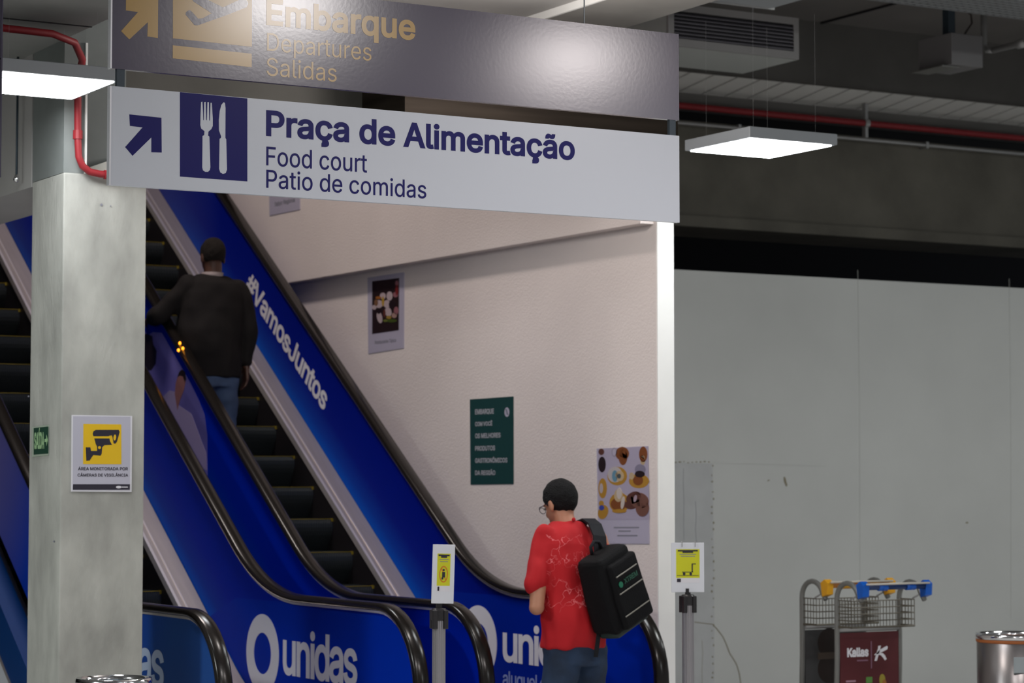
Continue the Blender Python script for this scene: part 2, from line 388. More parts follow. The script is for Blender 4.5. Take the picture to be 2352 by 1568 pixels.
crack([(1597, 1150), (1599, 1185), (1597, 1215), (1600, 1250)], .002, M_greyprint, 'crack')
crack([(1612, 1470), (1614, 1500), (1612, 1540), (1613, 1570)], .0018, M_crack, 'crack')
crack([(1638, 1063), (1760, 1066), (1900, 1071)], .0012, M_seam, 'seam')
crack([(1970, 620), (1974, 900), (1975, 1340)], .0015, M_seam, 'seam')
crack([(2318, 640), (2322, 1000), (2322, 1420)], .0015, M_seam, 'seam')
# dark space behind and above the partition
struct('wall_far', B(-8, 30, 26, 26.1, 0, 9), M_black)
struct('ceiling_far', B(7.3, 30, 15.1, 26, 5.0, 5.1), M_black)
struct('wall_left', B(-8, -7.9, -6, 26, 0, 9), M_slab)
# big concrete beam over the partition
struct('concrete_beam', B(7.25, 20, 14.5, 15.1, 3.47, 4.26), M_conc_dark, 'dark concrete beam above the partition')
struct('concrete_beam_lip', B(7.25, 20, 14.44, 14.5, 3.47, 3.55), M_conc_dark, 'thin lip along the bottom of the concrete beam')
# slab step carrying the slatted soffit
sl = struct('ceiling_soffit_frame', B(7.25, 20, 14.38, 15.1, 4.44, 5.0), M_slab, 'grey slab edge behind the slatted soffit')
random.seed(5)
ns = bpy.data.meshes.new('slat'); bmS = bmesh.new()
pitch_s = 0.205
slab3(bmS, [Vector((0, 13.92, 4.505)), Vector((pitch_s-.022, 13.92, 4.505)), Vector((pitch_s-.022, 14.40, 4.442)), Vector((0, 14.40, 4.442))], Vector((0, 0, 0.02)))
bmesh.ops.recalc_face_normals(bmS, faces=bmS.faces); bmS.to_mesh(ns); bmS.free(); ns.materials.append(M_slat)
soff = struct('ceiling_slatted', B(7.3, 20, 13.95, 14.40, 4.53, 4.55), M_black, 'slatted white soffit strip')
for k in range(32):
    o = link('slat', ns, None, soff); o.location = (8.2+k*pitch_s, 0, 0)
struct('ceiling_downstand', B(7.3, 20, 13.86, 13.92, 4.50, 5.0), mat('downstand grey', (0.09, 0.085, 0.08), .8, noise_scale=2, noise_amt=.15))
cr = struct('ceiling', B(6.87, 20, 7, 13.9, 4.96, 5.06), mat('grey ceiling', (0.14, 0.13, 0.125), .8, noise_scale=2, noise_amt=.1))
a, b = onz(1852, 60, 4.96), onz(1978, 20, 4.96)
struct('ceiling_joint', B(a.x-.008, a.x+.008, 12.0, 13.88, 4.945, 4.962), M_black, parent=cr)
# ceiling to the left of the beam, brighter slab
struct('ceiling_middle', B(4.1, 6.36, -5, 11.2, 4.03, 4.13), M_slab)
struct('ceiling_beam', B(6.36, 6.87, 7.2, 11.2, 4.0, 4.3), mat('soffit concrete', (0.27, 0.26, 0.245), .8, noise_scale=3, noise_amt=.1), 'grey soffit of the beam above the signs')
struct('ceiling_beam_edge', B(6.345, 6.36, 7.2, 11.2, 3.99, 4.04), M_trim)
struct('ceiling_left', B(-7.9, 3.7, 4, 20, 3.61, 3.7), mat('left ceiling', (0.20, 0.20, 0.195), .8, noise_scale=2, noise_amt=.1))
struct('ceiling_left_joint', B(-7.9, 3.7, 10.0, 10.01, 3.606, 3.612), M_black)
struct('ceiling_hall', B(6.87, 20, -5, 6.4, 4.0, 4.1), M_slab)
# column with its beam
M_colf = M_conc
colm = struct('concrete_column', B(3.7, 4.1, 10.346, 10.775, 0, 3.0, bev=0.006), M_colf, 'pale concrete column carrying the camera notice')
struct('column_head', B(3.7, 3.80, 10.35, 10.775, 3.0, 3.75), mat('grey concrete', (0.17, 0.185, 0.18), .8, noise_scale=3, noise_amt=.15), parent=colm)
struct('column_head', B(3.80, 4.1, 10.62, 10.775, 3.0, 4.0), mat('grey concrete', (0.26, 0.27, 0.26), .8, noise_scale=3, noise_amt=.15), parent=colm)
struct('column_conduit', B(3.797, 3.806, 10.338, 10.352, 3.0, 3.6), M_trim, parent=colm)
bm = bmesh.new(); slab3(bm, [Vector((3.80, 10.5, 3.0)), Vector((4.1, 10.5, 3.0)), Vector((4.1, 10.5, 3.14)), Vector((3.80, 10.5, 3.02))], Vector((0, 0.12, 0)))
struct('column_haunch', bm, M_colf, parent=colm)
bm = bmesh.new(); P0 = ('Y', 10.344)
for p in ((233, 470, 3), (254, 473, 1.6), (124, 1243, 2), (66, 910, 2)): dec_ell(bm, P0 if p[0] > 140 else ('X', 3.698), p[0], p[1], p[2], p[2], 2, 8)
obj('column_mark', bm, M_greyprint, colm)
struct('beam_left', B(3.7, 4.1, 10.79, 20, 2.98, 3.9), M_slab, 'grey beam running back from the column')
struct('wall_behind_signs', B(4.1, 7.25, 19.5, 19.6, 3.9, 9), M_slab)
struct('ceiling_upper_floor', B(0, 12, 10, 26, 8.2, 8.3), M_slab)
struct('wall_upper_left', B(3.7, 3.8, 10.9, 22, 3.9, 8.2), M_slab)
a, b = ony(930, 250, 10.2), ony(1557, 290, 10.2)
struct('beam_right', B(a.x, b.x, 10.2, 10.66, 3.36, 3.76), mat('brown black beam', (.020, .016, .013), .9, spec=.04, noise_scale=2, noise_amt=.4, stretch=(.5, 1, 8)), 'dark beam seen in the gap between the two signs')
struct('beam_middle', B(4.12, ony(929, 250, 10.9).x, 10.9, 11.3, 3.40, 3.92), mat('beam grey', (.10, .097, .09), .9, spec=.1, noise_scale=2, noise_amt=.15), 'grey beam seen in the gap between the two signs')

# ================================================================== PIPES
red = thing('red_pipe', 'thin red fire pipe running under the slatted soffit at upper right', 'pipe', (9.7, 14.2, 4.3))
def local(t, pts): return [Vector(p)-Vector(t.location) for p in pts]
obj('pipe_run', T(local(red, [(7.5, 14.2, 4.31), (20, 14.2, 4.31)]), 0.024), M_red, red, True)
for x in (8.3, 11.42, 14.5):
    bm = bmesh.new(); box(bm, x-red.location.x-.012, x-red.location.x+.012, -.01, .03, -.10, .16)
    tube(bm, local(red, [(x-.02, 14.2, 4.31), (x+.02, 14.2, 4.31)]), .034); obj('hanger', bm, M_galv, red)
cd = thing('steel_conduit', 'galvanised conduit fixed along the concrete beam', 'conduit', (9.7, 14.42, 4.23))
obj('conduit_run', T(local(cd, [(7.5, 14.43, 4.225), (20, 14.43, 4.225)]), 0.014), M_galv, cd, True)
for x in (8.6, 10.4, 12.2): obj('clip', B(x-9.7-.012, x-9.7+.012, -.01, .079, -.03, .02), M_galv, cd)
rp = thing('red_pipe', 'red fire pipe bending down the column head beside the sign', 'pipe', (3.76, 10.3, 3.02))
pts = [(2.4, 9.9, 3.56), (3.5, 9.95, 3.55), (3.62, 10.0, 3.53), (3.70, 10.12, 3.48), (3.735, 10.25, 3.44), (3.745, 10.30, 3.38), (3.752, 10.31, 3.15), (3.757, 10.31, 3.07), (3.775, 10.31, 3.03), (3.81, 10.31, 3.005), (3.86, 10.31, 2.998), (4.6, 10.31, 2.99)]
obj('pipe_run', T(local(rp, pts), 0.0165, 12), M_red, rp, True)
for p in ((3.751, 10.31, 3.17), (3.9, 10.31, 2.997)):
    d = Vector((0, 0, .02)) if p[0] < 3.8 else Vector((.02, 0, 0)); q = Vector(p)-rp.location
    obj('pipe_clamp', T([q-d, q+d], .022), M_red, rp)

# ================================================================== LAMPS
LZ = 3.306
def lamp(x0, y0, label, group='pendant panel lamps'):
    t = thing('panel_lamp', label, 'lamp', (x0, y0, LZ), 0, group)
    obj('housing', B(-.022, .527, -.022, .547, .002, .058, bev=0.003), M_lampbody, t)
    obj('diffuser', B(0, .505, 0, .525, -.003, .002), M_lamp, t)
    for px, py in ((.06, .06), (.45, .06), (.06, .47), (.45, .47)): obj('suspension_wire', T([(px, py, .055), (px, py, .32 if x0 < 3.7 else .68)], .0003, 4), M_galv, t)
    return t
lamp(3.158, 9.63, 'square white panel lamp hanging left of the signs beside the column')
lamp(7.015, 9.63, 'square white panel lamp hanging right of the signs before the concrete beam')

lamp(5.0, 11.5, 'added panel lamp unseen behind the white hanging sign')  # unseen extra lamp, added to brighten the poster wall
# ================================================================== HANGING SIGNS  (plane Y = 8)
SP = ('Y', 8.0)
def arrow(parent, m, px, lev=1): return dec_poly('arrow', SP, px, m, parent, lev)
X0, X1 = 3.034, 5.470
low = thing('hanging_sign', 'white hanging sign with navy lettering for the food court', 'sign', (X0, 8.0, 2.645))
def part_w(name, bm, m, par, smooth=False):          # a part whose mesh is in world coordinates
    o = obj(name, bm, m, par, smooth); o.matrix_parent_inverse = Matrix.Translation(par.location).inverted(); return o
def fixp(par):
    for ch in COL.objects:
        if ch.parent == par and ch.type == 'MESH': ch.matrix_parent_inverse = Matrix.LocRotScale(par.location, par.rotation_euler, None).inverted()
part_w('board', B(X0, X1, 8.0, 8.022, 2.648, 3.002), M_signwhite, low)
part_w('edge_strip', B(X0-.006, X0, 7.998, 8.024, 2.648, 3.002), M_alu, low)
arrow(low, M_signnavy, [(297, 262.6), (370.7, 270.4), (371.4, 350.3), (347.6, 349.6), (347.6, 315.6), (304.4, 357.8), (287.4, 337.7), (327.5, 292.5), (298.3, 289.1)])
dec_poly('pictogram_field', SP, [(413.3, 211.5), (568, 226), (568, 416.6), (413.3, 405.4)], M_signnavy, low)
def z1(l): return [(x/2.94, y/2.94) for x, y in l]
bm = bmesh.new()
fork = [(1357, 690), (1366, 686), (1370, 755), (1372, 812), (1376, 812), (1378, 690), (1388, 688), (1391, 812), (1396, 812), (1400, 690), (1410, 690), (1412, 814), (1417, 814), (1421, 694), (1429, 694), (1436, 800), (1436, 850), (1426, 872), (1407, 888), (1404, 915), (1413, 922), (1420, 1130), (1416, 1148), (1404, 1160), (1385, 1160), (1370, 1150), (1365, 1130), (1367, 918), (1378, 912), (1380, 885), (1358, 868), (1352, 845), (1353, 790)]
dec_poly('', SP, z1(fork), None, None, 2, bm)
knife = [(1510, 690), (1518, 696), (1522, 730), (1521, 932), (1527, 940), (1532, 1145), (1524, 1168), (1505, 1174), (1487, 1164), (1479, 1140), (1482, 938), (1492, 930), (1492, 920), (1478, 880), (1477, 810), (1483, 750), (1494, 708)]
dec_poly('', SP, z1(knife), None, None, 2, bm)
obj('cutlery_pictogram', bm, M_signwhite, low)
letter_px('lettering', 'Praça de Alimentação', SP, 611, 1320, 312, 252.5, M_signnavy, low, 1, 0.023, 1.0)
letter_px('lettering', 'Food court', SP, 611.5, 843, 379.5, 336.5, M_signnavy, low, 1, 0.004)
letter_px('lettering', 'Patio de comidas', SP, 611.5, 979, 431, 389.5, M_signnavy, low, 1, 0.004)
fixp(low)
upr = thing('hanging_sign', 'dark grey hanging sign with gold lettering for departures', 'sign', (X0, 8.0, 3.065))
part_w('board', B(X0, X1, 8.0, 8.022, 3.065, 3.419), M_signgrey, upr)
part_w('edge_strip', B(X0-.006, X0, 7.998, 8.024, 3.065, 3.419), M_alu, upr)
arrow(upr, M_signgold, [(289.5, -9), (363.3, -1), (362.5, 87.5), (338.4, 83.5), (339.4, 51), (297, 90.5), (278, 71.4), (317, 27.5), (289, 24)])
def z4(l): return [(380+x/8.71, y/8.71) for x, y in l]
dec_poly('pictogram_field', SP, [(397, -110), (578.5, -88), (578.5, 107.5), (397, 88)], M_signgold, upr)
dec_poly('pictogram_base_bar', SP, z4([(145, 905), (1725, 1075), (1725, 1345), (145, 1165)]), M_signgold, upr)
dec_poly('aircraft_pictogram', SP, z4([(400, 290), (410, 240), (480, 200), (530, 240), (655, 375), (740, 370), (925, 268), (560, 30), (500, -60), (700, -80), (830, -10), (1150, 150), (1560, -40), (1640, 20), (1655, 80), (1620, 145), (1260, 290), (640, 510), (575, 500), (540, 455)]), M_signgrey, upr, 2)
letter_px('lettering', 'Embarque', SP, 611.5, 954, 57, -4, M_signgold, upr, 1, 0.022, 1.0)
letter_px('lettering', 'Departures', SP, 613, 853, 116, 75, M_signgold, upr, 1, 0.0)
letter_px('lettering', 'Salidas', SP, 612, 773, 173, 132, M_signgold, upr, 1, 0.0)
fixp(upr)
for nm, xx, lab in (('left', 3.07, 'dark steel bracket joining both signs at the left end'), ('right', 5.44, 'dark steel bracket joining both signs at the right end')):
    o = obj('sign_bracket', B(xx-.015, xx+.015, 8.003, 8.019, 3.002, 3.066), M_darksteel); tag(o, lab, 'bracket')
for (px, lab) in ((1342, 'thin steel hanging rod above the dark sign, near its right end'), (700, 'thin steel hanging rod above the dark sign, out over its lettering')):
    p = ony(px, 60, 8.01); o = obj('hanging_rod', T([(p.x, 8.01, 3.419), (p.x, 8.01, 4.03)], .003, 6), M_lampbody); tag(o, lab, 'rod')
nb = thing('hanging_sign', 'grey sign edge showing at the far left of the frame', 'sign', (2.0, 8.0, 2.65))
part_w('board', B(0.2, 2.628, 8.0, 8.022, 3.065, 3.419), M_signgrey, nb)
part_w('board', B(0.2, 2.628, 8.0, 8.022, 2.66, 3.06), M_signgrey, nb)
part_w('edge_strip', B(2.628, 2.634, 7.998, 8.024, 2.65, 3.419), M_signgrey, nb)

# ================================================================== CEILING SERVICES
ac = thing('air_vent', 'grey ventilation box with horizontal louvres right of the dark sign', 'air vent', (8.3, 12.3, 4.32))
x0, x1 = 8.33-8.3, 9.348-8.3
bm = bmesh.new()
box(bm, x0, x1, .02, .62, 0.0, .27); obj('casing', bm, mat('vent casing', (.42, .44, .43), .5), ac)
bm = bmesh.new()
box(bm, x0, x1, 0, .02, .225, .27); box(bm, x0, x1, 0, .02, 0, .05); box(bm, x0, x0+.045, 0, .02, .05, .225); box(bm, x1-.04, x1, 0, .02, .05, .225)
obj('front_frame', bm, mat('vent frame', (0.26, 0.25, 0.25), .5), ac)
obj('dark_opening', B(x0+.04, x1-.035, .012, .019, .045, .23), M_black, ac)
me = None
for k in range(7):
    if me is None:
        bm = bmesh.new(); slab3(bm, [Vector((x0+.042, .000, 0)), Vector((x1-.038, .000, 0)), Vector((x1-.038, .012, .010)), Vector((x0+.042, .012, .010))], Vector((0, 0, .003)))
        o = obj('louvre', bm, mat('louvre', (0.22, 0.21, 0.24), .5), ac); me = o.data
    else: o = link('louvre', me, None, ac)
    o.location = (0, 0, .056+k*.0235)
for x in (.1, .9): obj('hanger_rod', T([(x, .3, .26), (x, .3, .64)], .006, 6), M_galv, ac)
# second box nearer the camera at the top edge
dx = thing('duct_box', 'pale duct box cut off by the top of the picture', 'duct', (7.3, 10.2, 4.3))
obj('casing', B(0, .83, -.6, .735, 0, .30), M_lampbody, dx)
obj('flange', B(-.01, .84, .735, .75, -.01, .31), M_galv, dx)
for x in (.1, .7): obj('hanger_rod', T([(x, .3, .29), (x, .3, .66)], .006, 6), M_galv, dx)
# junction box
jb = thing('junction_box', 'grey steel junction box hanging from the dark ceiling', 'box', (10.63, 12.3, 4.405))
obj('casing', B(0, .275, 0, .34, 0, .215, bev=.004), mat('junction grey', (.17, .165, .17), .5), jb)
obj('bottom_flap', B(-.05, .1, .04, .36, -.012, -.004), M_frame, jb)
obj('stem', B(.06, .12, .1, .16, .21, .56), M_darksteel, jb)
obj('cable', T([(.13, .13, .5), (.2, .12, .42), (.26, .1, .38), (.27, .1, .32), (.22, .1, .26), (.19, .1, .215)], .007, 8), M_brownprint, jb, True)
# mesh cable tray
ct = thing('cable_tray', 'perforated grey cable tray crossing the top right corner', 'cable tray', (9.0, 11.0, 4.6))
bm = bmesh.new()
pl, tw, ty1 = .05, .46, .80
x = 0.0
M_tray = mat('tray steel', (.24, .25, .26), .5, metal=.3)
yf = onz(2352, 48, 4.6).y-11.0-.02
box(bm, -.2, 9, yf-.012, yf, 0, .06); box(bm, -.2, 9, yf-tw, yf-tw+.012, 0, .06)
for k in range(7): yy = yf-.06-k*.058; box(bm, -.2, 9, yy-.016, yy+.016, 0, .003)
obj('tray_rail', bm, M_tray, ct)
bm = bmesh.new()
for k in range(150): box(bm, -.2+k*.06, -.2+k*.06+.034, yf-tw, yf, .003, .005)
tag(obj('tray_perforation', bm, M_tray, ct), kind='stuff')
for k in range(4): obj('hanger_rod', T([(.8+k*2, yf-.2, .05), (.8+k*2, yf-.2, .37)], .008, 6), M_galv, ct)
a, b = onz(2352, 42, 4.66), onz(2280, 82, 4.66)
d = (b-a).normalized()
cdr = thing('steel_conduit', 'dark conduit at the right edge below the cable tray', 'conduit', (b.x, b.y, 4.56))
obj('conduit_run', T([(0, 0, 0), Vector((0, -3.5, 0))], .022, 10), M_galv, cdr, True)
obj('coupling', T([(0, -.25, 0), (0, -.33, 0)], .032, 10), M_galv, cdr, True)
obj('end_elbow', T([(0, .0, 0), (0, .06, .01), (0, .09, .05), (0, .09, .30)], .022, 10), M_galv, cdr, True)
# pendant sensor by the left beam
sn = thing('pendant_sensor', 'thin dark rod with a small shiny tip beside the left beam', 'sensor', (3.665, 10.9, 3.02))
obj('rod', T([(0, 0, .02), (0, 0, .59)], .006, 8), M_darksteel, sn, True)
bm = bmesh.new(); lathe(bm, [(.001, -.01), (.012, -.004), (.016, .006), (.010, .02), (.006, .03)], 16); obj('tip', bm, M_chrome, sn, True)

# ================================================================== ESCALATORS
SL = math.tan(math.radians(35)); Y0 = 11.99; TL = .45; RR = TL/math.tan(math.radians(17.5)); YA = Y0-TL; YB = Y0+TL*math.cos(math.radians(35))
YTOP = 17.7; NC, NR = 10.60, .405; RZ = .982
def line_z(Y):
    if Y <= YA: return 0.0
    if Y < YB: return RR-math.sqrt(RR*RR-(Y-YA)**2)
    return SL*(Y-Y0)
def ys(a, b, extra=()):
    l = [a, b]
    k = YA
    while k < YB: l.append(k); k += .06
    l += [YB, *extra]; l = sorted(y for y in set(l) if a <= y <= b); return l
def strip(bm, Ys, top, bot, xa, xb):
    """ladder slab between two curves in the YZ plane"""
    L = [[bm.verts.new((x, y, f(y))) for y in Ys] for x in (xa, xb) for f in (top, bot)]
    n = len(Ys)
    for i in range(n-1):
        bm.faces.new((L[0][i], L[0][i+1], L[1][i+1], L[1][i])); bm.faces.new((L[2][i], L[3][i], L[3][i+1], L[2][i+1]))
        bm.faces.new((L[0][i], L[2][i], L[2][i+1], L[0][i+1])); bm.faces.new((L[1][i], L[1][i+1], L[3][i+1], L[3][i]))
    for i in (0, n-1): bm.faces.new((L[0][i], L[1][i], L[3][i], L[2][i]))
    return bm
def deck(dz): return lambda Y: line_z(Y) + .31 + dz
def newel_top(Y):
    if Y < NC: return NC and (RZ-NR) + math.sqrt(max(0, (NR-.02)**2-(NC-Y)**2))
    return RZ-.02+line_z(Y)
def newel_bot(Y):
    if Y < NC: return (RZ-NR) - math.sqrt(max(0, (NR-.02)**2-(NC-Y)**2))
    if Y < 10.9: return max(.18, (RZ-NR)-(NR-.02)) + (.31-.197)*(Y-NC)/.3
    return .31+line_z(Y)
def rail_path():
    p = [(Y, RZ+line_z(Y)) for Y in ys(NC, YTOP)][::-1]
    for k in range(1, 25):
        a = PI/2+PI*k/24; p.append((NC+NR*math.cos(a), RZ-NR+NR*math.sin(a)))
    p.append((10.95, RZ-2*NR)); return p
def sweep_yz(bm, path, prof, X):
    rings = []
    for i, (y, z) in enumerate(path):
        y0, z0 = path[max(i-1, 0)]; y1, z1_ = path[min(i+1, len(path)-1)]
        d = Vector((y1-y0, z1_-z0)).normalized(); n = Vector((d.y, -d.x))     # outward normal
        rings.append([bm.verts.new((X+px, y+n.x*pn, z+n.y*pn)) for px, pn in prof])
    m = len(prof)
    for a, b in zip(rings, rings[1:]):
        for k in range(m): bm.faces.new((a[k], a[(k+1) % m], b[(k+1) % m], b[k]))
    bm.faces.new(rings[0]); bm.faces.new(rings[-1][::-1]); return bm
RAILPROF = [(-.041, -.004), (-.038, .011), (-.028, .018), (0, .020), (.028, .018), (.038, .011), (.041, -.004), (.038, -.016), (.028, -.018), (-.028, -.018), (-.038, -.016)]
TRACK = [(-.024, -.020), (-.024, -.032), (.024, -.032), (.024, -.020)]

# one step, shared by all
def step_mesh():
    bm = bmesh.new(); W2 = .365; n = 60
    prof = []
    for k in range(9):
        t = k/8; prof.append((-.014*math.sin(PI*min(1, t*1.5))+.085*t**2.0, -.205*t))
    cols = []
    for i in range(n*2+1):
        x = -W2 + 2*W2*i/(n*2); dpt = .0 if i % 2 else .006
        cols.append([bm.verts.new((x, y+dpt, z)) for y, z in prof] )
    for a, b in zip(cols, cols[1:]):
        for k in range(8): bm.faces.new((a[k], b[k], b[k+1], a[k+1]))
    # tread with its own grooves along the travel direction
    T0 = []
    for i in range(n*2+1):
        x = -W2 + 2*W2*i/(n*2); dz = 0 if i % 2 else -.006
        T0.append((cols[i][0], bm.verts.new((x, .33, dz))))
    for a, b in zip(T0, T0[1:]): bm.faces.new((a[0], a[1], b[1], b[0]))
    me = bpy.data.meshes.new('step'); bm.to_mesh(me); bm.free(); me.materials.append(M_step); return me
STEP = step_mesh()
bmY = bmesh.new(); box(bmY, .337, .366, -.010, .02, -.016, .004); box(bmY, -.366, -.337, -.010, .02, -.016, .004); box(bmY, -.335, .335, -.001, .010, -.001, .0015)
YEL = bpy.data.meshes.new('edge_marking'); bmY.to_mesh(YEL); bmY.free(); YEL.materials.append(M_yellow_line)

def balustrade(root, X, side, m_in, ymax=YTOP):
    """X = rail centre. side=+1: the steps lie on the -X side of it (right hand balustrade)."""
    bm = bmesh.new(); sweep_yz(bm, rail_path(), RAILPROF, X); obj('handrail', bm, M_rubber, root, True)
    bm = bmesh.new(); sweep_yz(bm, rail_path(), TRACK, X); obj('handrail_track', bm, M_bright, root)
    Y = ys(NC-NR+.021, ymax, [10.2+.03*k for k in range(14)]+[NC, 10.9])
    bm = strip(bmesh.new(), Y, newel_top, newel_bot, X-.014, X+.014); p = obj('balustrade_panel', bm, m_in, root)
    s = side
    xi0, xi1 = sorted((X-s*.018, X-s*.155))            # inner deck
    Yd = ys(10.55, ymax)
    bm = strip(bmesh.new(), Yd, deck(.004), deck(-.02), xi0, xi1); obj('inner_deck', bm, M_steel, root)
    xe0, xe1 = sorted((X-s*.155, X-s*.172))
    bm = strip(bmesh.new(), Yd, deck(.006), deck(-.045), xe0, xe1); obj('deck_edge', bm, M_bright, root)
    xg0, xg1 = sorted((X-s*.048, X-s*.052))
    xs0, xs1 = sorted((X-s*.158, X-s*.164))
    bm = strip(bmesh.new(), Yd, deck(-.045), deck(-.36), xs0, xs1); obj('skirt', bm, M_skirt, root)
    xl0, xl1 = sorted((X-s*.120, X-s*.128))
    bm = strip(bmesh.new(), Yd, deck(.010), deck(.0), xl0, xl1); obj('deck_seam', bm, M_bright, root)
    return p
def escalator(off, name_label, steps_n, m_l, m_r, up_to):
    XL, XR = 5.83+off, 6.85+off; XC = (XL+XR)/2
    root = thing('escalator', name_label, 'escalator', (XC, 10.2, 0))
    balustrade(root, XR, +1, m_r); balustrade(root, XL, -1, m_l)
    # outer decks and cladding
    Yd = ys(10.55, YTOP)
    for xa, xb in ((XL-.15, XL-.016), (XR+.016, XR+.15)):
        obj('outer_deck', strip(bmesh.new(), Yd, deck(-.075), deck(-.095), xa, xb), M_teal, root)
    for xa, xb in ((XL-.15, XL-.14), (XR+.14, XR+.15)):
        obj('side_cladding', strip(bmesh.new(), Yd, deck(-.095), lambda Y: max(.0, deck(-.35)(Y)), xa, xb), M_teal, root)
        obj('bottom_flange', strip(bmesh.new(), Yd, lambda Y: max(.01, deck(-.35)(Y)), lambda Y: max(.0, deck(-.37)(Y)), xa-.006, xb+.006), M_steel, root)
    obj('base_seam', strip(bmesh.new(), Yd, deck(-.055), deck(-.085), XL-.03, XL-.0155), M_skirt, root)
    obj('lower_cladding', strip(bmesh.new(), ys(11.2, YTOP), lambda Y: max(.02, deck(-.372)(Y)), lambda Y: 0.0, XL-.13, XL-.12), M_paper, root)
    # truss underside
    Yu = ys(12.6, YTOP); obj('underside', strip(bmesh.new(), Yu, deck(-.9), deck(-.93), XL-.13, XR+.13), M_skirt, root)
    # landing plate and comb
    bm = B(XL+.17, XR-.17, 10.35, 11.62, .0, .022); obj('landing_plate', bm, M_steel, root)
    for k in range(-5, steps_n):
        y = 13.10+k*.2/SL; z = .964+k*.2
        if z < .1: continue
        o = link('step', STEP, None, root); o.location = (XC, y, z)
        e = link('edge_marking', YEL, None, o)
    for ch in COL.objects:
        if ch.parent == root: ch.matrix_parent_inverse = Matrix.Translation(root.location).inverted()
    return root
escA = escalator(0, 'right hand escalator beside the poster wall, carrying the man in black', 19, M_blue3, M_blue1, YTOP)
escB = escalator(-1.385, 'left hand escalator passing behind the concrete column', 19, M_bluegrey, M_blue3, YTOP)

def esc_part(o, root): o.matrix_parent_inverse = Matrix.Translation(root.location).inverted(); return o
# ---- prints on the right balustrade of A (plane X = 6.836)
XA = 6.85-.0142; XB = 5.465-.0142
def tonal_field(root, X, ya, yb, ztop, zfun, m, nm='logo_field'):
    bm = bmesh.new(); Y = [y for y in ys(ya, yb)]
    strip(bm, Y, ztop, zfun, X-LAY, X); return esc_part(obj(nm, bm, m, root), root)
def circ_lim(Y): return (RZ-NR)+math.sqrt(max(0, (NR-.045)**2-(NC-Y)**2)) if Y < NC else RZ-.04+line_z(Y)
def field_strip(root, X, m):
    Yl = ys(10.25, 12.72, [10.25+.03*k for k in range(12)]+[12.05])
    def top(Y):
        return min(circ_lim(Y), .955) if Y < 12.5 else deck(.012)(Y)+.001+max(0, (.955-deck(.012)(Y)))*max(0, (12.72-Y)/.22)
    def bot(Y):
        if Y < NC: return max(.25, (RZ-NR)-math.sqrt(max(0, (NR-.045)**2-(NC-Y)**2)))
        return deck(.012)(Y)
    bm = bmesh.new(); strip(bm, Yl, lambda Y: max(top(Y), bot(Y)+.001), bot, X-LAY, X); esc_part(obj('logo_field', bm, m, root), root)
field_strip(escA, XA, mat('blue logo field deep', (0.0, 0.018, 0.32), .5, spec=.04)); field_strip(escB, XB, M_bluelogo)
def logo(root, X, cy, cz, u_left, base, xh, width):
    bm = ring_yz(bmesh.new(), X-LAY, cy, cz, .112, .213, 2); esc_part(obj('ring_logo', bm, M_whiteletter, root), root)
    capr = xh/.745
    o = lettering('lettering', 'unidas', Vector((X, u_left, base)), UY, ZU, width, capr, M_whiteletter, root, NX, 3, 0.018, .90); esc_part(o, root)
    o = lettering('lettering', 'aluguel de carros', Vector((X, u_left, base-.135)), UY, ZU, width, .085, mat('pale blue lettering', (.28, .36, .70), .5), root, NX, 3, 0.01, .92); esc_part(o, root)
logo(escB, XB, 12.0, .667, 11.735, .572, .180, .885)
logo(escA, XA, 12.06, .675, 11.78, .585, .160, .90)
# hashtag slogan running down the incline
dvec = Vector((0, -math.cos(math.radians(35)), -math.sin(math.radians(35)))); nvec = Vector((0, -math.sin(math.radians(35)), math.cos(math.radians(35))))
p0 = onx(563, 664, XA); p1 = onx(742, 951, XA)
wd = (p1-p0).dot(dvec)
o = lettering('lettering', '#VamosJuntos', p0, dvec, nvec, wd, .150, M_whiteletter, escA, NX, 2, 0.022, .95); esc_part(o, escA)
# "unidas" cut off on the outer face of the left balustrade of B
XO = 4.445-.0142
o = lettering('lettering', 'unidas', onx(333-112, 1552, XO), UY, ZU, .92, .24, mat('pale lettering', (.45, .55, .75), .5), escB, NX, 2, 0.018, .90); esc_part(o, escB)
# printed photo of people on the outer face of A's left balustrade
XP = 5.83-.0142
def dp(nm, px, m, lev): return esc_part(dec_poly(nm, ('X', XP), px, m, escA, lev), escA)
def on_rail_top(x): return 0
sky = [(478, 1300), (476, 1000), (470, 952), (455, 915), (438, 880), (372, 764), (352, 762), (338, 770), (300, 700), (300, 1000)]
dp('photo_print', sky, M_lilac, 1)
dp('photo_print', [(336, 766), (350, 772), (352, 790), (360, 805), (358, 835), (348, 850), (300, 850), (300, 780)], M_brownprint, 2)
dp('photo_print', [(380, 905), (390, 896), (402, 900), (410, 930), (440, 950), (462, 1010), (474, 1040), (476, 1080), (430, 1060), (330, 960)], mat('shirt print', (.42, .35, .55), .5), 2)
dp('photo_print', [(406, 930), (402, 905), (404, 880), (410, 860), (418, 851), (425, 856), (427, 875), (423, 895), (414, 918), (408, 942)], mat('face print', (.34, .15, .13), .5), 3)
dp('photo_print', [(408, 866), (412, 854), (418, 848), (425, 853), (428, 870), (425, 878), (421, 864), (414, 862)], M_brownprint, 4)
# orange reflection on the handrail, imitated by three small glowing beads
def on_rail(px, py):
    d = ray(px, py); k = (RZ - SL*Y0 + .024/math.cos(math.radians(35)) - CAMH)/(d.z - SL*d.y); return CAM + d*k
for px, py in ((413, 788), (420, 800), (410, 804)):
    bm = bmesh.new(); sphere(bm, on_rail(px, py), (.0085, .010, .011), 10); esc_part(obj('amber_reflection', bm, M_amber_glint, escA, True), escA)

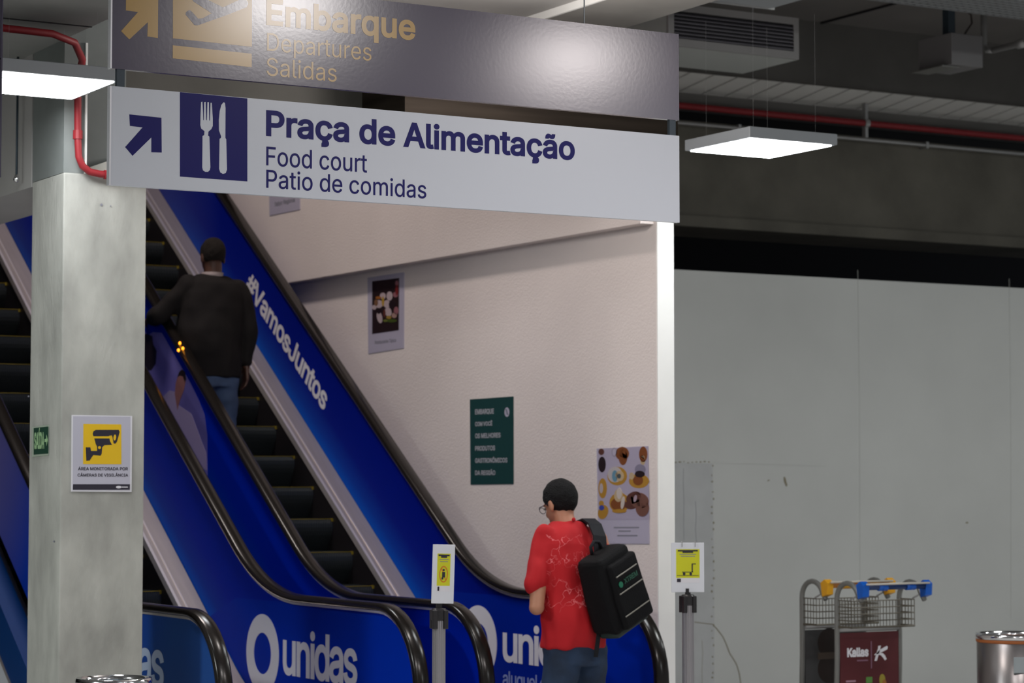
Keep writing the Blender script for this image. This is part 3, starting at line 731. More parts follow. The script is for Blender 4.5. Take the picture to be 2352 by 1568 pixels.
# ================================================================== POSTERS ON THE WALL (plane X = WX)
def poster(nm, px, label, m, cat='poster', X=WX):
    c = plane_pt(('X', X), *px[0]); t = thing(nm, label, cat, (X, c.y, c.z))
    bm = bmesh.new(); slab3(bm, [onx(*p, X) for p in px], Vector((-.004, 0, 0))); obj('sheet', bm, m, t); return t
def frame_pts(Xp, Ya, Yb, za, zb): return None
# food poster
PX = ('X', WX-.0041)
t = poster('food_poster', [(845.5, 637.5), (929, 625), (928.5, 799), (847, 812)], 'narrow poster with a food photo, hung high under the wall ledge', M_poster)
dec_poly('photo', PX, [(855, 646), (917, 638), (916, 758), (855, 767)], mat('food dark', (.02, .008, .008), .5), t, 1)
def zz(l, ox, oy, s): return [(ox+x/s, oy+y/s) for x, y in l]
fz = lambda l: zz(l, 820, 600, 6.535)
def blobs(t, pl, items, tr, s):
    for x, y, rx, ry, col, lev, rot in items:
        bm = bmesh.new(); (px, py), = tr([(x, y)]); dec_ell(bm, pl, px, py, rx/s, ry/s, lev, 16, rot)
        obj('photo_detail', bm, mat('ink %.2f %.2f %.2f' % col, col, .5), t)
wh, pk, gd, dk, rd, gr = (.50, .40, .42), (.30, .12, .14), (.45, .27, .02), (.015, .006, .008), (.20, .02, .02), (.06, .09, .01)
blobs(t, PX, [(390, 520, 45, 50, wh, 2, 0), (490, 520, 45, 70, wh, 2, 0), (330, 640, 60, 60, wh, 2, .3), (450, 640, 50, 60, wh, 2, 0), (470, 760, 50, 70, wh, 2, -.2), (340, 840, 40, 90, wh, 2, -.2), (260, 690, 35, 35, wh, 2, 0), (580, 500, 40, 40, pk, 2, 0), (590, 740, 35, 60, pk, 2, 0), (600, 330, 25, 40, pk, 2, 0), (600, 430, 22, 80, rd, 3, 0), (560, 810, 40, 40, (.4, .25, .22), 2, 0),
              (393, 600, 18, 75, gd, 3, 0), (325, 545, 45, 20, (.35, .12, .02), 3, 0), (290, 620, 30, 50, (.20, .10, .05), 3, 0), (480, 840, 40, 25, (.35, .22, .04), 3, 0), (530, 640, 50, 60, dk, 3, .3), (330, 745, 30, 45, dk, 3, 0), (415, 780, 18, 60, (.12, .03, .02), 3, 0), (520, 890, 80, 25, gr, 3, 0), (430, 890, 35, 20, (.14, .16, .03), 4, 0)], fz, 6.535)
letter_px('lettering', 'Restaurante Típico', PX, 861, 910, 790, 782, M_greyprint, t, 1, 0.01)
# dark green poster
fixp(t)
t = poster('green_poster', [(1080.5, 917), (1180, 910), (1180.3, 1111), (1082, 1112.5)], 'dark green poster with six lines of white capitals', M_darkgreen)
M_dim = mat('poster white', (.42, .42, .46), .5)
g = lambda x, y: (1060+x/7.13, 900+y/7.13)
for s, x1_, yb, yt in (('EMBARQUE', 530, 368, 285), ('COM VOCÊ', 505, 560, 490), ('OS MELHORES', 640, 757, 680), ('PRODUTOS', 550, 962, 885), ('GASTRONÔMICOS', 752, 1160, 1085), ('DA REGIÃO', 555, 1360, 1285)):
    a_ = g(225, yb); b_ = g(x1_, yt); letter_px('lettering', s, PX, a_[0], b_[0], a_[1], g(225, yt)[1], M_dim, t, 1, 0.02)
bm = bmesh.new(); c_ = g(745, 330); dec_ell(bm, PX, c_[0], c_[1], 5.6, 10.8, 1); obj('round_emblem', bm, M_poster, t)
bm = bmesh.new()
for k in range(3): dec_ell(bm, PX, c_[0]-1+k, c_[1]-5+k*4.5, 2.6, 1.2, 2, 10, .5)
obj('emblem_mark', bm, M_darkgreen, t)
fixp(t)
# coffee poster
t = poster('coffee_poster', [(1371.5, 1030), (1489.5, 1024), (1492.5, 1248.5), (1375.5, 1248)], 'poster photo of coffee cups and pastries behind the man in red', M_poster)
cz = lambda l: zz(l, 1350, 1000, 6.03)
dec_poly('photo', PX, cz([(140, 180), (835, 152), (852, 1165), (160, 1165)]), mat('table cloth print', (.40, .36, .47), .5), t, 1)
am, br, tn, bk = (.42, .22, .03), (.20, .06, .015), (.48, .36, .22), (.012, .012, .012)
br2, sk = (.10, .035, .025), (.17, .075, .055)
blobs(t, PX, [(480, 250, 95, 95, br, 2, 0), (490, 300, 60, 110, br, 2, 0), (370, 230, 38, 65, (.30, .27, .34), 2, 0), (370, 230, 25, 48, (.44, .40, .50), 3, 0), (770, 260, 58, 110, br, 2, 0), (765, 340, 35, 70, tn, 2, 0), (200, 400, 52, 110, bk, 2, 0), (190, 225, 40, 45, br2, 2, 0),
              (410, 560, 138, 130, am, 2, 0), (380, 540, 100, 110, (.46, .42, .42), 3, 0), (380, 560, 40, 80, (.12, .26, .36), 4, 0), (445, 560, 62, 72, tn, 4, 0), (440, 560, 25, 35, (.06, .08, .09), 5, 0), (500, 560, 35, 75, am, 3, 0),
              (710, 630, 140, 100, am, 2, 0), (700, 620, 70, 70, br, 3, 0), (730, 470, 75, 75, (.22, .20, .28), 4, 0), (725, 532, 68, 46, bk, 5, 0), (610, 560, 35, 50, tn, 3, 0),
              (208, 730, 60, 140, am, 2, 0), (190, 730, 25, 70, (.44, .38, .40), 3, 0), (215, 1060, 70, 100, am, 2, .3), (190, 940, 35, 40, am, 2, 0), (195, 1000, 36, 36, (.04, .06, .32), 3, 0),
              (440, 930, 140, 140, am, 2, 0), (430, 950, 110, 90, br, 3, 0), (430, 830, 60, 90, tn, 4, 0), (440, 800, 35, 80, (.55, .48, .44), 5, 0), (490, 930, 25, 90, (.55, .48, .44), 5, .15), (440, 1045, 100, 28, am, 4, 0),
              (640, 860, 110, 80, br2, 5, -.5), (720, 900, 130, 110, sk, 5, .3), (760, 1000, 92, 120, sk, 5, 0), (665, 870, 22, 50, (.40, .30, .36), 6, .2), (600, 960, 90, 60, br2, 4, 0)], cz, 6.03)
for xa, xb, y in ((360, 710, 1275), (425, 595, 1325), (410, 690, 1388)):
    bm = bmesh.new(); (x0_, y0_), (x1_, y1_) = cz([(xa, y), (xb, y-4)]); dec_rect(bm, PX, x0_, y0_-2, x1_, y0_+1, 1); obj('caption_line', bm, M_greyprint, t)
fixp(t)
# poster on the upper wall, mostly behind the white sign
XU = WX-.085
t = poster('upper_poster', [(619, 400), (689, 388), (690, 481), (620, 495.5)], 'pale poster on the upper wall, mostly hidden by the white sign', M_poster, X=XU)
letter_px('lettering', 'Sabor Regional', ('X', XU-.0041), 631, 678, 474, 464, M_greyprint, t, 1, 0.02)
fixp(t)

# ================================================================== NOTICES ON THE COLUMN
CP = ('Y', 10.3452)
t = thing('camera_notice', 'white notice with a yellow surveillance camera square on the column', 'notice', (3.75, 10.345, 1.55))
bm = bmesh.new(); slab3(bm, [ony(*p, 10.3455) for p in ((164, 952.5), (303, 955), (301.5, 1129.5), (163, 1128.5))], Vector((0, -.004, 0))); obj('board', bm, M_white, t)
CP2 = ('Y', 10.3415)
cc = lambda l: zz(l, 130, 930, 7.125)
dec_poly('notice_field', CP2, cc([(270, 182), (1208, 190), (1200, 1395), (262, 1390)]), mat('notice lilac', (.50, .49, .58), .5), t, 1)
dec_poly('yellow_field', CP2, cc([(437, 308), (1057, 316), (1060, 968), (432, 965)]), M_yellow, t, 2)
bm = bmesh.new()
dec_poly('', CP2, cc([(640, 405), (1015, 405), (1030, 440), (1005, 530), (985, 600), (960, 632), (930, 625), (912, 520), (900, 495), (860, 500), (850, 508), (600, 508), (588, 470), (600, 430)]), None, None, 3, bm)
dec_poly('', CP2, cc([(615, 545), (862, 545), (872, 590), (905, 650), (780, 655), (745, 690), (735, 800), (715, 828), (680, 822), (600, 815), (575, 850), (540, 905), (485, 910), (475, 690), (550, 690), (562, 750), (660, 750), (660, 680), (640, 640)]), None, None, 3, bm)
obj('camera_pictogram', bm, M_ink, t)
bm = bmesh.new(); dec_ell(bm, CP2, 130+700/7.125, 930+695/7.125, 3.4, 3.4, 4, 12); dec_ell(bm, CP2, 130+950/7.125, 930+530/7.125, 3, 7, 4, 14, .1); obj('pictogram_highlight', bm, M_yellow, t)
(a0, b0), (a1, b1) = cc([(350, 1065), (1165, 1015)]); letter_px('lettering', 'ÁREA MONITORADA POR', CP2, a0, a1, b0, b1, M_ink, t, 2, 0.012)
(a0, b0), (a1, b1) = cc([(342, 1168), (1168, 1120)]); letter_px('lettering', 'CÂMERAS DE VIGILÂNCIA', CP2, a0, a1, b0, b1, M_ink, t, 2, 0.012)
dec_poly('footer_bar', CP2, cc([(268, 1295), (1200, 1295), (1197, 1385), (264, 1385)]), M_ink, t, 2)
bm = bmesh.new(); (a0, b0), = cc([(1015, 1342)]); dec_ell(bm, CP2, a0, b0, 6.5, 3, 3, 12); dec_rect(bm, CP2, a0+7, b0-1.2, a0+21, b0+1, 3); obj('footer_mark', bm, M_white, t)
fixp(t)
t = thing('exit_notice', 'small green exit notice on the shaded side of the column', 'notice', (3.7, 10.6, 1.72))
bm = bmesh.new(); slab3(bm, [onx(*p, 3.6995) for p in ((75.5, 980.5), (112.5, 975.5), (112.5, 1045), (75.5, 1049))], Vector((-.004, 0, 0))); obj('board', bm, mat('notice pale rim', (.36, .42, .34), .5), t)
EP = ('X', 3.6952)
dec_poly('green_field', EP, [(77.5, 983), (111, 979), (111, 1041), (77.5, 1044)], M_safetygreen, t, 1)
letter_px('lettering', 'SAÍDA', EP, 79, 102, 1031, 993, M_glow, t, 2, 0.03)
dec_poly('arrow', EP, [(103, 1008), (107, 1007), (107, 998), (110.5, 1010), (107, 1024), (107, 1014), (103, 1015)], M_glow, t, 2)
fixp(t)

# ================================================================== BARRIER POSTS
def post(x, y, label, w, h, yaw, lean, picto):
    t = thing('barrier_post', label, 'barrier post', (x, y, 0))
    bm = bmesh.new()
    prof = [(.17, 0), (.172, .012), (.16, .022), (.05, .045), (.034, .06)]
    lathe(bm, prof, 36); obj('base', bm, M_darksteel, t, True)
    bm = bmesh.new(); n = 48
    for r_, z_ in ((0, 0),): pass
    rings = [[bm.verts.new(((.0285-(.0016 if k % 4 == 0 else 0))*math.cos(2*PI*k/n), (.0285-(.0016 if k % 4 == 0 else 0))*math.sin(2*PI*k/n), z)) for k in range(n)] for z in (.05, 1.015)]
    for k in range(n): bm.faces.new((rings[0][k], rings[0][(k+1) % n], rings[1][(k+1) % n], rings[1][k]))
    obj('pole', bm, mat('ribbed aluminium', (.40, .38, .40), .35, metal=.8), t)
    bm = bmesh.new(); lathe(bm, [(.031, 1.01), (.034, 1.015), (.034, 1.053), (.028, 1.061), (.012, 1.063)], 28)
    for a in (0, PI/2, PI, 3*PI/2):
        cx, cy = .033*math.cos(a+.5), .033*math.sin(a+.5); box(bm, cx-.010, cx+.010, cy-.010, cy+.010, .975, 1.055, bev=.003)
    obj('belt_head', bm, M_skirt, t)
    sg = obj('sign_holder', B(-w/2, w/2, -.004, .004, 0, h, bev=.0015), M_paper, t); sg.location = (0, -.03 if picto == 'p' else 0, 1.083 if picto == 'p' else 1.072); sg.rotation_euler = (0, lean, yaw)
    def sub(nm, bm, m): o = obj(nm, bm, m, sg); return o
    def rr(x0, x1, z0, z1, lev): return B(x0, x1, -.004-LAY*lev, -.004, z0, z1)
    yw = w*.60 if picto == 'p' else w*.72
    z0, z1_ = (h*.30, h*.845) if picto == 'p' else (h*.29, h*.87)
    sub('yellow_sheet', rr(-yw/2, yw/2, z0, z1_, 1), M_lime)
    sub('white_footer', rr(-yw/2, yw/2, z0-.1*h, z0, 1), M_white)
    sub('footer_logo', rr(-yw/2+.004, -yw/2+.2*yw, z0-.085*h, z0-.015*h, 2), M_ink)
    bm = bmesh.new()
    for (zf, wf) in ((.945, .85), (.895, .45)): box(bm, -yw/2*wf, yw/2*wf, -.004-LAY*2, -.004, z0+(z1_-z0)*zf-.0035, z0+(z1_-z0)*zf+.0035)
    sub('heading_line', bm, M_ink)
    bm = bmesh.new()
    for (zf, wf) in ((.82, .7), (.75, .6)): box(bm, -yw/2*wf, yw/2*wf, -.004-LAY*2, -.004, z0+(z1_-z0)*zf-.0015, z0+(z1_-z0)*zf+.0015)
    sub('text_line', bm, M_greyprint)
    hh = z1_-z0
    if picto == 'p':
        cz_ = z0+hh*.36; bm = bmesh.new(); n = 32
        A = [bm.verts.new((yw*.33*math.cos(2*PI*k/n), -.004-LAY*2, cz_+hh*.26*math.sin(2*PI*k/n))) for k in range(n)]
        Bq = [bm.verts.new((yw*.26*math.cos(2*PI*k/n), -.004-LAY*2, cz_+hh*.22*math.sin(2*PI*k/n))) for k in range(n)]
        for k in range(n): bm.faces.new((A[k], A[(k+1) % n], Bq[(k+1) % n], Bq[k]))
        slab3(bm, [Vector((-yw*.2, -.004-LAY*2, cz_+hh*.18)), Vector((-yw*.14, -.004-LAY*2, cz_+hh*.20)), Vector((yw*.2, -.004-LAY*2, cz_-hh*.17)), Vector((yw*.14, -.004-LAY*2, cz_-hh*.19))], Vector((0, LAY, 0)))
        sub('ban_ring', bm, M_orangeprint)
        bm = bmesh.new(); box(bm, -yw*.11, yw*.11, -.004-LAY*3, -.004, cz_-hh*.10, cz_+hh*.07)
        slab3(bm, [Vector((yw*.075*math.cos(2*PI*k/12), -.004-LAY*3, cz_+hh*.13+yw*.075*math.sin(2*PI*k/12))) for k in range(12)], Vector((0, LAY, 0)))
        box(bm, -yw*.15, -yw*.02, -.004-LAY*3, -.004, cz_-hh*.16, cz_-hh*.10); sub('child_pictogram', bm, M_ink)
    else:
        bm = bmesh.new(); f = -.004-LAY*2
        box(bm, -yw*.25, yw*.22, f, -.004, z0+hh*.19, z0+hh*.215); box(bm, yw*.16, yw*.21, f, -.004, z0+hh*.2, z0+hh*.5)
        box(bm, yw*.16, yw*.34, f, -.004, z0+hh*.47, z0+hh*.50); box(bm, -yw*.46, yw*.46, f, -.004, z0+hh*.075, z0+hh*.09)
        for c in (-.16, .12):
            slab3(bm, [Vector((c*yw+yw*.06*math.cos(2*PI*k/12), f, z0+hh*.14+yw*.06*math.sin(2*PI*k/12))) for k in range(12)], Vector((0, LAY, 0)))
        sub('trolley_pictogram', bm, M_ink)
        bm = bmesh.new()
        for x_ in (-.18, .22): tube(bm, [(x_*w, -.012, h-.02), (x_*w, -.010, h+.004), (x_*w, 0, h+.006), (x_*w, .006, h-.01)], .002, 6)
        sub('wire_clip', bm, M_galv)
    bm = B(-.012, .012, -.006, .006, 1.03, 1.09); obj('sign_clip', bm, M_skirt, t)
    t.scale = (1, 1, 1.0)
    return t
p1 = ony(1011, 1400, 9.0); post(p1.x-.006, 9.0, 'barrier post with a narrow yellow notice in front of the logo panels', .100, .250, -.12, .03, 'p')
p2 = ony(1580, 1400, 9.5); post(p2.x, 9.5, 'barrier post with a trolley notice in front of the wall end', .158, .236, -.45, 0, 't')

# ================================================================== LUGGAGE TROLLEYS
def trolley(x, y, label, handle_m, grip_m, front):
    t = thing('luggage_trolley', label, 'luggage trolley', (x, y, 0), 0, 'nested luggage trolleys')
    w = .455
    def cane(xx):
        pts = [(xx, 0, .12), (xx, 0, .90)]
        for k in range(9):
            a = PI - PI*k/8*.92; pts.append((xx, -.085-.085*math.cos(a+0) if False else -.085+.085*math.cos(PI-a) , .955+.075*math.sin(a)))
        return pts
    for xx in (0, w):
        pts = [(xx, .02, .12), (xx, 0, .6), (xx, 0, .93)]
        for k in range(1, 10):
            a = PI*k/9*.88; pts.append((xx, -.10+.10*math.cos(a), .93+.095*math.sin(a)))
        pts.append((xx, -.225, .925))
        obj('side_frame', T(pts, .015, 12), M_frame, t, True)
        # bracket and grip holder
        bm = bmesh.new(); slab3(bm, [Vector((xx-.02, -.215, .94)), Vector((xx-.02, -.26, .955)), Vector((xx-.02, -.265, 1.02)), Vector((xx-.02, -.235, 1.04)), Vector((xx-.02, -.20, 1.02))], Vector((.045, 0, 0)))
        obj('handle_bracket', bm, handle_m, t)
        obj('brake_rod', T([(xx+.03, -.23, .985), (xx+.01, -.16, .95), (xx, -.12, .93)], .005, 6), M_galv, t)
    obj('handle_bar', T([(0, -.248, 1.005), (w, -.248, 1.005)], .015, 12), grip_m, t, True)
    bm = bmesh.new()
    for xx in (.10, .30): tube(bm, [(xx, -.248, 1.005), (xx+.06, -.248, 1.005)], .021, 12)
    obj('grip_collar', bm, handle_m, t, True)
    obj('brake_bar', T([(.0, -.27, 1.024), (w, -.27, 1.024)], .006, 8), mat('pale bar', (.55, .52, .46), .4), t, True)
    # wire basket hanging on the user's side
    bm = bmesh.new(); yb0, yb1 = -.135, .0; z0, z1_ = .775, .925
    for k in range(5):
        z = z0+(z1_-z0)*k/4
        tube(bm, [(-.0, yb1, z), (-.0, yb0, z), (w, yb0, z), (w, yb1, z)] , .0035 if k else .006, 5)
    obj('basket_rim', bm, M_wire, t)
    bm = bmesh.new()
    for k in range(21): xx = w*k/20; tube(bm, [(xx, yb0, z1_), (xx, yb0, z0), (xx, yb1, z0-.01)], .0024, 4)
    for k in range(6):
        yy = yb0+(yb1-yb0)*k/5
        for xx in (0, w): tube(bm, [(xx, yy, z0), (xx, yy, z1_)], .0024, 4)
    obj('basket_mesh', bm, M_wire, t)
    # advert panel between the uprights
    obj('panel_rail', T([(0, 0, .755), (w, 0, .755)], .013, 10), M_galv, t, True)
    pm = M_maroon if front else M_darkpanel
    pan = obj('advert_panel', B(.015, w-.015, -.008, .008, .13, .738), pm, t)
    def L(nm, s, x0, z, wd, cap, m, bold=0, lev=1): return lettering(nm, s, Vector((x0, -.008, z)), UX, ZU, wd, cap, m, pan, NY, lev, bold)
    if front:
        L('lettering', 'Kallas', .065, .600, .155, .052, M_whiteletter, .04)
        obj('divider_line', B(.236, .243, -.0095, -.008, .53, .685), mat('divider', (.25, .12, .18), .5), pan)
        obj('caption_line', B(.135, .215, -.009, -.008, .574, .582), mat('divider', (.25, .12, .18), .5), pan)
        bm = bmesh.new()
        def fl(pts, bm=bm): slab3(bm, [Vector((q[0], -.008, q[1])) for q in pts], Vector((0, -.0012, 0)))
        kx = lambda l: [(.262+(x-1095)/1960*.40, .66-(y-380)/1568*.32*1.02) for x, y in l]
        fl(kx([(1230, 395), (1330, 390), (1300, 480), (1280, 540), (1180, 800), (1095, 800), (1170, 600), (1225, 470)]))
        fl(kx([(1290, 500), (1540, 405), (1580, 430), (1560, 500), (1300, 590), (1100, 650), (1095, 625), (1200, 570)]))
        fl(kx([(1290, 580), (1400, 600), (1480, 670), (1530, 770), (1470, 800), (1400, 720), (1320, 650), (1240, 640)]))
        obj('k_emblem', bm, M_whiteletter, pan)
        bm = bmesh.new()
        for k, wd in enumerate((.07, .105, .10, .10)): box(bm, .055, .055+wd, -.009, -.008, .458-k*.021, .468-k*.021)
        for k in range(3): box(bm, .195, .245, -.009, -.008, .432-k*.012, .437-k*.012)
        obj('caption_line', bm, mat('pinkish print', (.38, .22, .28), .5), pan)
        obj('green_mark', B(.200, .245, -.0092, -.008, .448, .482), mat('leaf green', (.10, .26, .05), .5), pan)
        bm = bmesh.new()
        slab3(bm, [Vector((.318+.022*math.cos(a*PI/8), -.008, .462+.034*math.sin(a*PI/8))) for a in range(16)], Vector((0, -.0012, 0))); obj('gold_mark', bm, mat('gold mark', (.32, .26, .03), .5), pan)
        bm = bmesh.new(); slab3(bm, [Vector((.332+.016*math.cos(a*PI/8), -.008, .440+.024*math.sin(a*PI/8))) for a in range(16)], Vector((0, -.0018, 0))); obj('gold_mark', bm, mat('amber mark', (.34, .13, .02), .5), pan)
    else:
        bm = bmesh.new()
        for zc in (.66, .51): slab3(bm, [Vector((.19+.085*math.cos(a*PI/12), -.008, zc+.085*math.sin(a*PI/12))) for a in range(24)], Vector((0, -.001, 0)))
        obj('round_print', bm, M_brownprint, pan)
        obj('print_band', B(.105, .275, -.0095, -.008, .566, .604), mat('band brown', (.09, .065, .05), .5), pan)
    # base frame with wheels
    for xx in (.0, w): obj('base_rail', T([(xx, .02, .13), (xx, .5, .12), (xx*.6+.09, .85, .12)], .014, 8), M_frame, t, True)
    obj('load_floor', B(.02, w-.02, .05, .8, .125, .135), M_galv, t)
    for (xx, yy) in ((0, .08), (w, .08), (w/2, .78)):
        bm = bmesh.new(); r = .06; n = 20
        A = [[bm.verts.new((xx+dx, yy+r*math.cos(2*PI*k/n), r+r*math.sin(2*PI*k/n))) for k in range(n)] for dx in (-.014, .014)]
        for k in range(n): bm.faces.new((A[0][k], A[0][(k+1) % n], A[1][(k+1) % n], A[1][k]))
        bm.faces.new(A[0][::-1]); bm.faces.new(A[1]); obj('wheel', bm, M_rubber, t)
    return t
trolley(8.525, 10.9, 'front luggage trolley with blue handle ends and maroon advert panel', M_blueplastic, M_navyplastic, True)
trolley(8.525, 11.225, 'rear luggage trolley with yellow handle ends and charcoal panel', M_yelplastic, M_orgplastic, False)

# ================================================================== BINS
def bin_(x, y, r, h, label, liner, notice):
    t = thing('waste_bin', label, 'waste bin', (x, y, 0))
    bm = bmesh.new(); lathe(bm, [(r-.006, 0), (r, .005), (r, h-.035), (r-.002, h-.034)], 48); obj('drum', bm, M_binsteel, t, True)
    bm = bmesh.new(); n = 48; prof = [(r-.004, h-.03), (r+.006, h-.028), (r+.009, h-.014), (r+.006, h), (r-.012, h+.001), (r-.014, h-.02)]
    lathe(bm, prof, n, cap=False); obj('rim', bm, M_chrome, t, True)
    bm = bmesh.new(); lathe(bm, [(r+.001, h-.047), (r+.004, h-.042), (r+.004, h-.030), (r, h-.028)], 48, cap=False); obj('liner_edge', bm, liner, t, True)
    bm = bmesh.new(); lathe(bm, [(r-.014, h-.02), (r-.018, h-.25), (r-.02, h-.3)], 32, cap=False); obj('liner', bm, liner, t, True)
    obj('base_ring', lathe(bmesh.new(), [(r+.004, 0), (r+.005, .02), (r, .024)], 40), M_rubber, t, True)
    if notice: o = obj('label_plate', B(-.09, .14, -r-.004, -r+.001, h-.20, h-.115), mat('label grey', (.34, .38, .40), .5), t); o.rotation_euler = (0, 0, -.35)
    return t
c = onz(250, 1538, .775); bin_(3.685, 9.62, .152, .775, 'chrome waste bin standing before the concrete column', M_binbag, False)
c = onz(2338, 1463, .75); bin_(9.0, 9.95, .205, .775, 'steel waste bin at the lower right edge by the partition', M_binbag2, True)

# ================================================================== PEOPLE
def remeshed(name, bm, voxel, m, parent, smooth_it=6, disp=None, sub=False):
    me = bpy.data.meshes.new('tmp'); bmesh.ops.recalc_face_normals(bm, faces=bm.faces); bm.to_mesh(me); bm.free()
    o = bpy.data.objects.new('tmp', me); COL.objects.link(o)
    r = o.modifiers.new('r', 'REMESH'); r.mode = 'VOXEL'; r.voxel_size = voxel; r.adaptivity = 0
    if smooth_it:
        s = o.modifiers.new('s', 'SMOOTH'); s.factor = .5; s.iterations = smooth_it
    dg = bpy.context.evaluated_depsgraph_get(); out = bpy.data.meshes.new_from_object(o.evaluated_get(dg))
    bpy.data.objects.remove(o); bpy.data.meshes.remove(me); out.name = name; out.materials.clear()
    if disp:
        nr = [v.normal.copy() for v in out.vertices]
        for v, n in zip(out.vertices, nr): v.co += n*disp(v.co)
    return link(name, out, m, parent, True)
def cone(bm, a, b, ra, rb, n=16):
    a, b = Vector(a), Vector(b); d = (b-a).normalized(); u = d.orthogonal().normalized(); v = d.cross(u)
    A = [bm.verts.new(a+(u*math.cos(2*PI*k/n)+v*math.sin(2*PI*k/n))*ra) for k in range(n)]
    Bq = [bm.verts.new(b+(u*math.cos(2*PI*k/n)+v*math.sin(2*PI*k/n))*rb) for k in range(n)]
    for k in range(n): bm.faces.new((A[k], A[(k+1) % n], Bq[(k+1) % n], Bq[k]))
    bm.faces.new(A[::-1]); bm.faces.new(Bq)
def limb(bm, pts, rs):
    for (a, b, ra, rb) in zip(pts, pts[1:], rs, rs[1:]): cone(bm, a, b, ra, rb)
    for p, r in zip(pts, rs): sphere(bm, p, r, 14)
def loft(bm, rings, n=28):
    """rings: (cx, cy, cz, rx, ry[, tilt_x])  horizontal ellipses, slightly squared"""
    R = []
    for (cx, cy, cz, rx, ry) in rings:
        row = []
        for k in range(n):
            a = 2*PI*k/n; c, s = math.cos(a), math.sin(a); e = .86
            row.append(bm.verts.new((cx+rx*math.copysign(abs(c)**e, c), cy+ry*math.copysign(abs(s)**e, s), cz)))
        R.append(row)
    for a, b in zip(R, R[1:]):
        for k in range(n): bm.faces.new((a[k], a[(k+1) % n], b[(k+1) % n], b[k]))
    bm.faces.new(R[0][::-1]); bm.faces.new(R[-1])
def hand(bm, wrist, f, side, nrm, curl=.6, sc=1.0):
    """f finger direction, side = towards the thumb, nrm = palm normal"""
    w, f, s, n = Vector(wrist), Vector(f).normalized(), Vector(side).normalized(), Vector(nrm).normalized()
    pts = [w, w+f*.045*sc, w+f*.085*sc]
    for k in range(4):
        off = s*(.030-.020*k)*sc
        limb(bm, [w+off*.5+f*.01, w+f*.085*sc+off], [.014*sc, .0125*sc])
        L = (.068, .076, .071, .056)[k]*sc; base = w+f*.085*sc+off; d = f.copy(); p = base; P = [p]
        for j in range(3):
            d = (d*math.cos(curl)+n*math.sin(curl)).normalized() if j else (d*math.cos(curl*.5)+n*math.sin(curl*.5)).normalized()
            p = p+d*L*(.45, .32, .23)[j]; P.append(p)
        limb(bm, P, [.0088*sc, .0082*sc, .0076*sc, .0066*sc])
    b = w+f*.02*sc+s*.026*sc; p1_ = b+(f*.5+s*.75+n*.3).normalized()*.035*sc; p2_ = p1_+(f*.9+s*.2+n*.4).normalized()*.03*sc; p3_ = p2_+(f*.9+n*.4).normalized()*.024*sc
    limb(bm, [b, p1_, p2_, p3_], [.014*sc, .0105*sc, .0095*sc, .0075*sc])
def head_bits(bm, H, ears=True):
    """H maps head space (origin = centre of the skull, +Y = face, +Z = crown) to body space"""
    R = H.to_3x3().to_4x4()
    def e(c, r): sphere(bm, H @ Vector(c), r, 20, R)
    e((0, -.012, .025), (.075, .092, .088)); e((0, .010, -.035), (.062, .076, .085)); e((0, .035, -.085), (.040, .042, .040))
    e((0, .088, -.028), (.013, .022, .024)); e((0, .080, -.005), (.009, .014, .03)); e((0, .076, .012), (.045, .014, .010))
    e((0, .078, -.070), (.023, .012, .007)); e((0, .076, -.080), (.020, .012, .007))
    if ears:
        for s in (-1, 1): e((s*.076, -.008, -.018), (.008, .018, .032))
def head_parts(parent, H, hairm, hair_low, fringe=.045, rx=.080):
    R = H.to_3x3().to_4x4()
    for s in (-1, 1):
        bm = bmesh.new(); sphere(bm, H @ Vector((s*.030, .077, -.004)), (.012, .009, .007), 12, R); obj('eye', bm, mat('eye', (.25, .23, .21), .3), parent, True)
    bm = bmesh.new(); bmesh.ops.create_icosphere(bm, subdivisions=5, radius=1)
    for v in bm.verts: v.co = Vector((v.co.x*rx, v.co.y*.099-.013, v.co.z*.099+.024))
    kill = [v for v in bm.verts if (v.co.y > fringe and v.co.z < .075) or v.co.z < hair_low + max(0, v.co.y+.02)*1.2]
    bmesh.ops.delete(bm, geom=kill, context='VERTS')
    g = bmesh.ops.solidify(bm, geom=bm.faces[:], thickness=.010)
    for v in bm.verts:
        nz = noise.noise(v.co*38)*.0035; v.co = H @ (v.co + v.co.normalized()*nz)
    obj('hair', bm, hairm, parent, True)

# ---------------------------------------------------------------- man in red
M_shirt = bpy.data.materials.new('red t-shirt'); M_shirt.use_nodes = True
nt = M_shirt.node_tree; b = nt.nodes['Principled BSDF']; b.inputs['Roughness'].default_value = .8
tc = nt.nodes.new('ShaderNodeTexCoord'); vo = nt.nodes.new('ShaderNodeTexVoronoi'); vo.feature = 'DISTANCE_TO_EDGE'; vo.inputs['Scale'].default_value = 11
nz = nt.nodes.new('ShaderNodeTexNoise'); nz.inputs['Scale'].default_value = 14; nz.inputs['Detail'].default_value = 3
mxv = nt.nodes.new('ShaderNodeMix'); mxv.data_type = 'RGBA'; mxv.inputs['Factor'].default_value = .13
nt.links.new(tc.outputs['Object'], mxv.inputs['A']); nt.links.new(tc.outputs['Object'], nz.inputs['Vector']); nt.links.new(nz.outputs['Color'], mxv.inputs['B'])
nt.links.new(mxv.outputs['Result'], vo.inputs['Vector'])
lt = nt.nodes.new('ShaderNodeMath'); lt.operation = 'LESS_THAN'; lt.inputs[1].default_value = .018; nt.links.new(vo.outputs['Distance'], lt.inputs[0])
sp = nt.nodes.new('ShaderNodeSeparateXYZ'); nt.links.new(tc.outputs['Object'], sp.inputs[0])
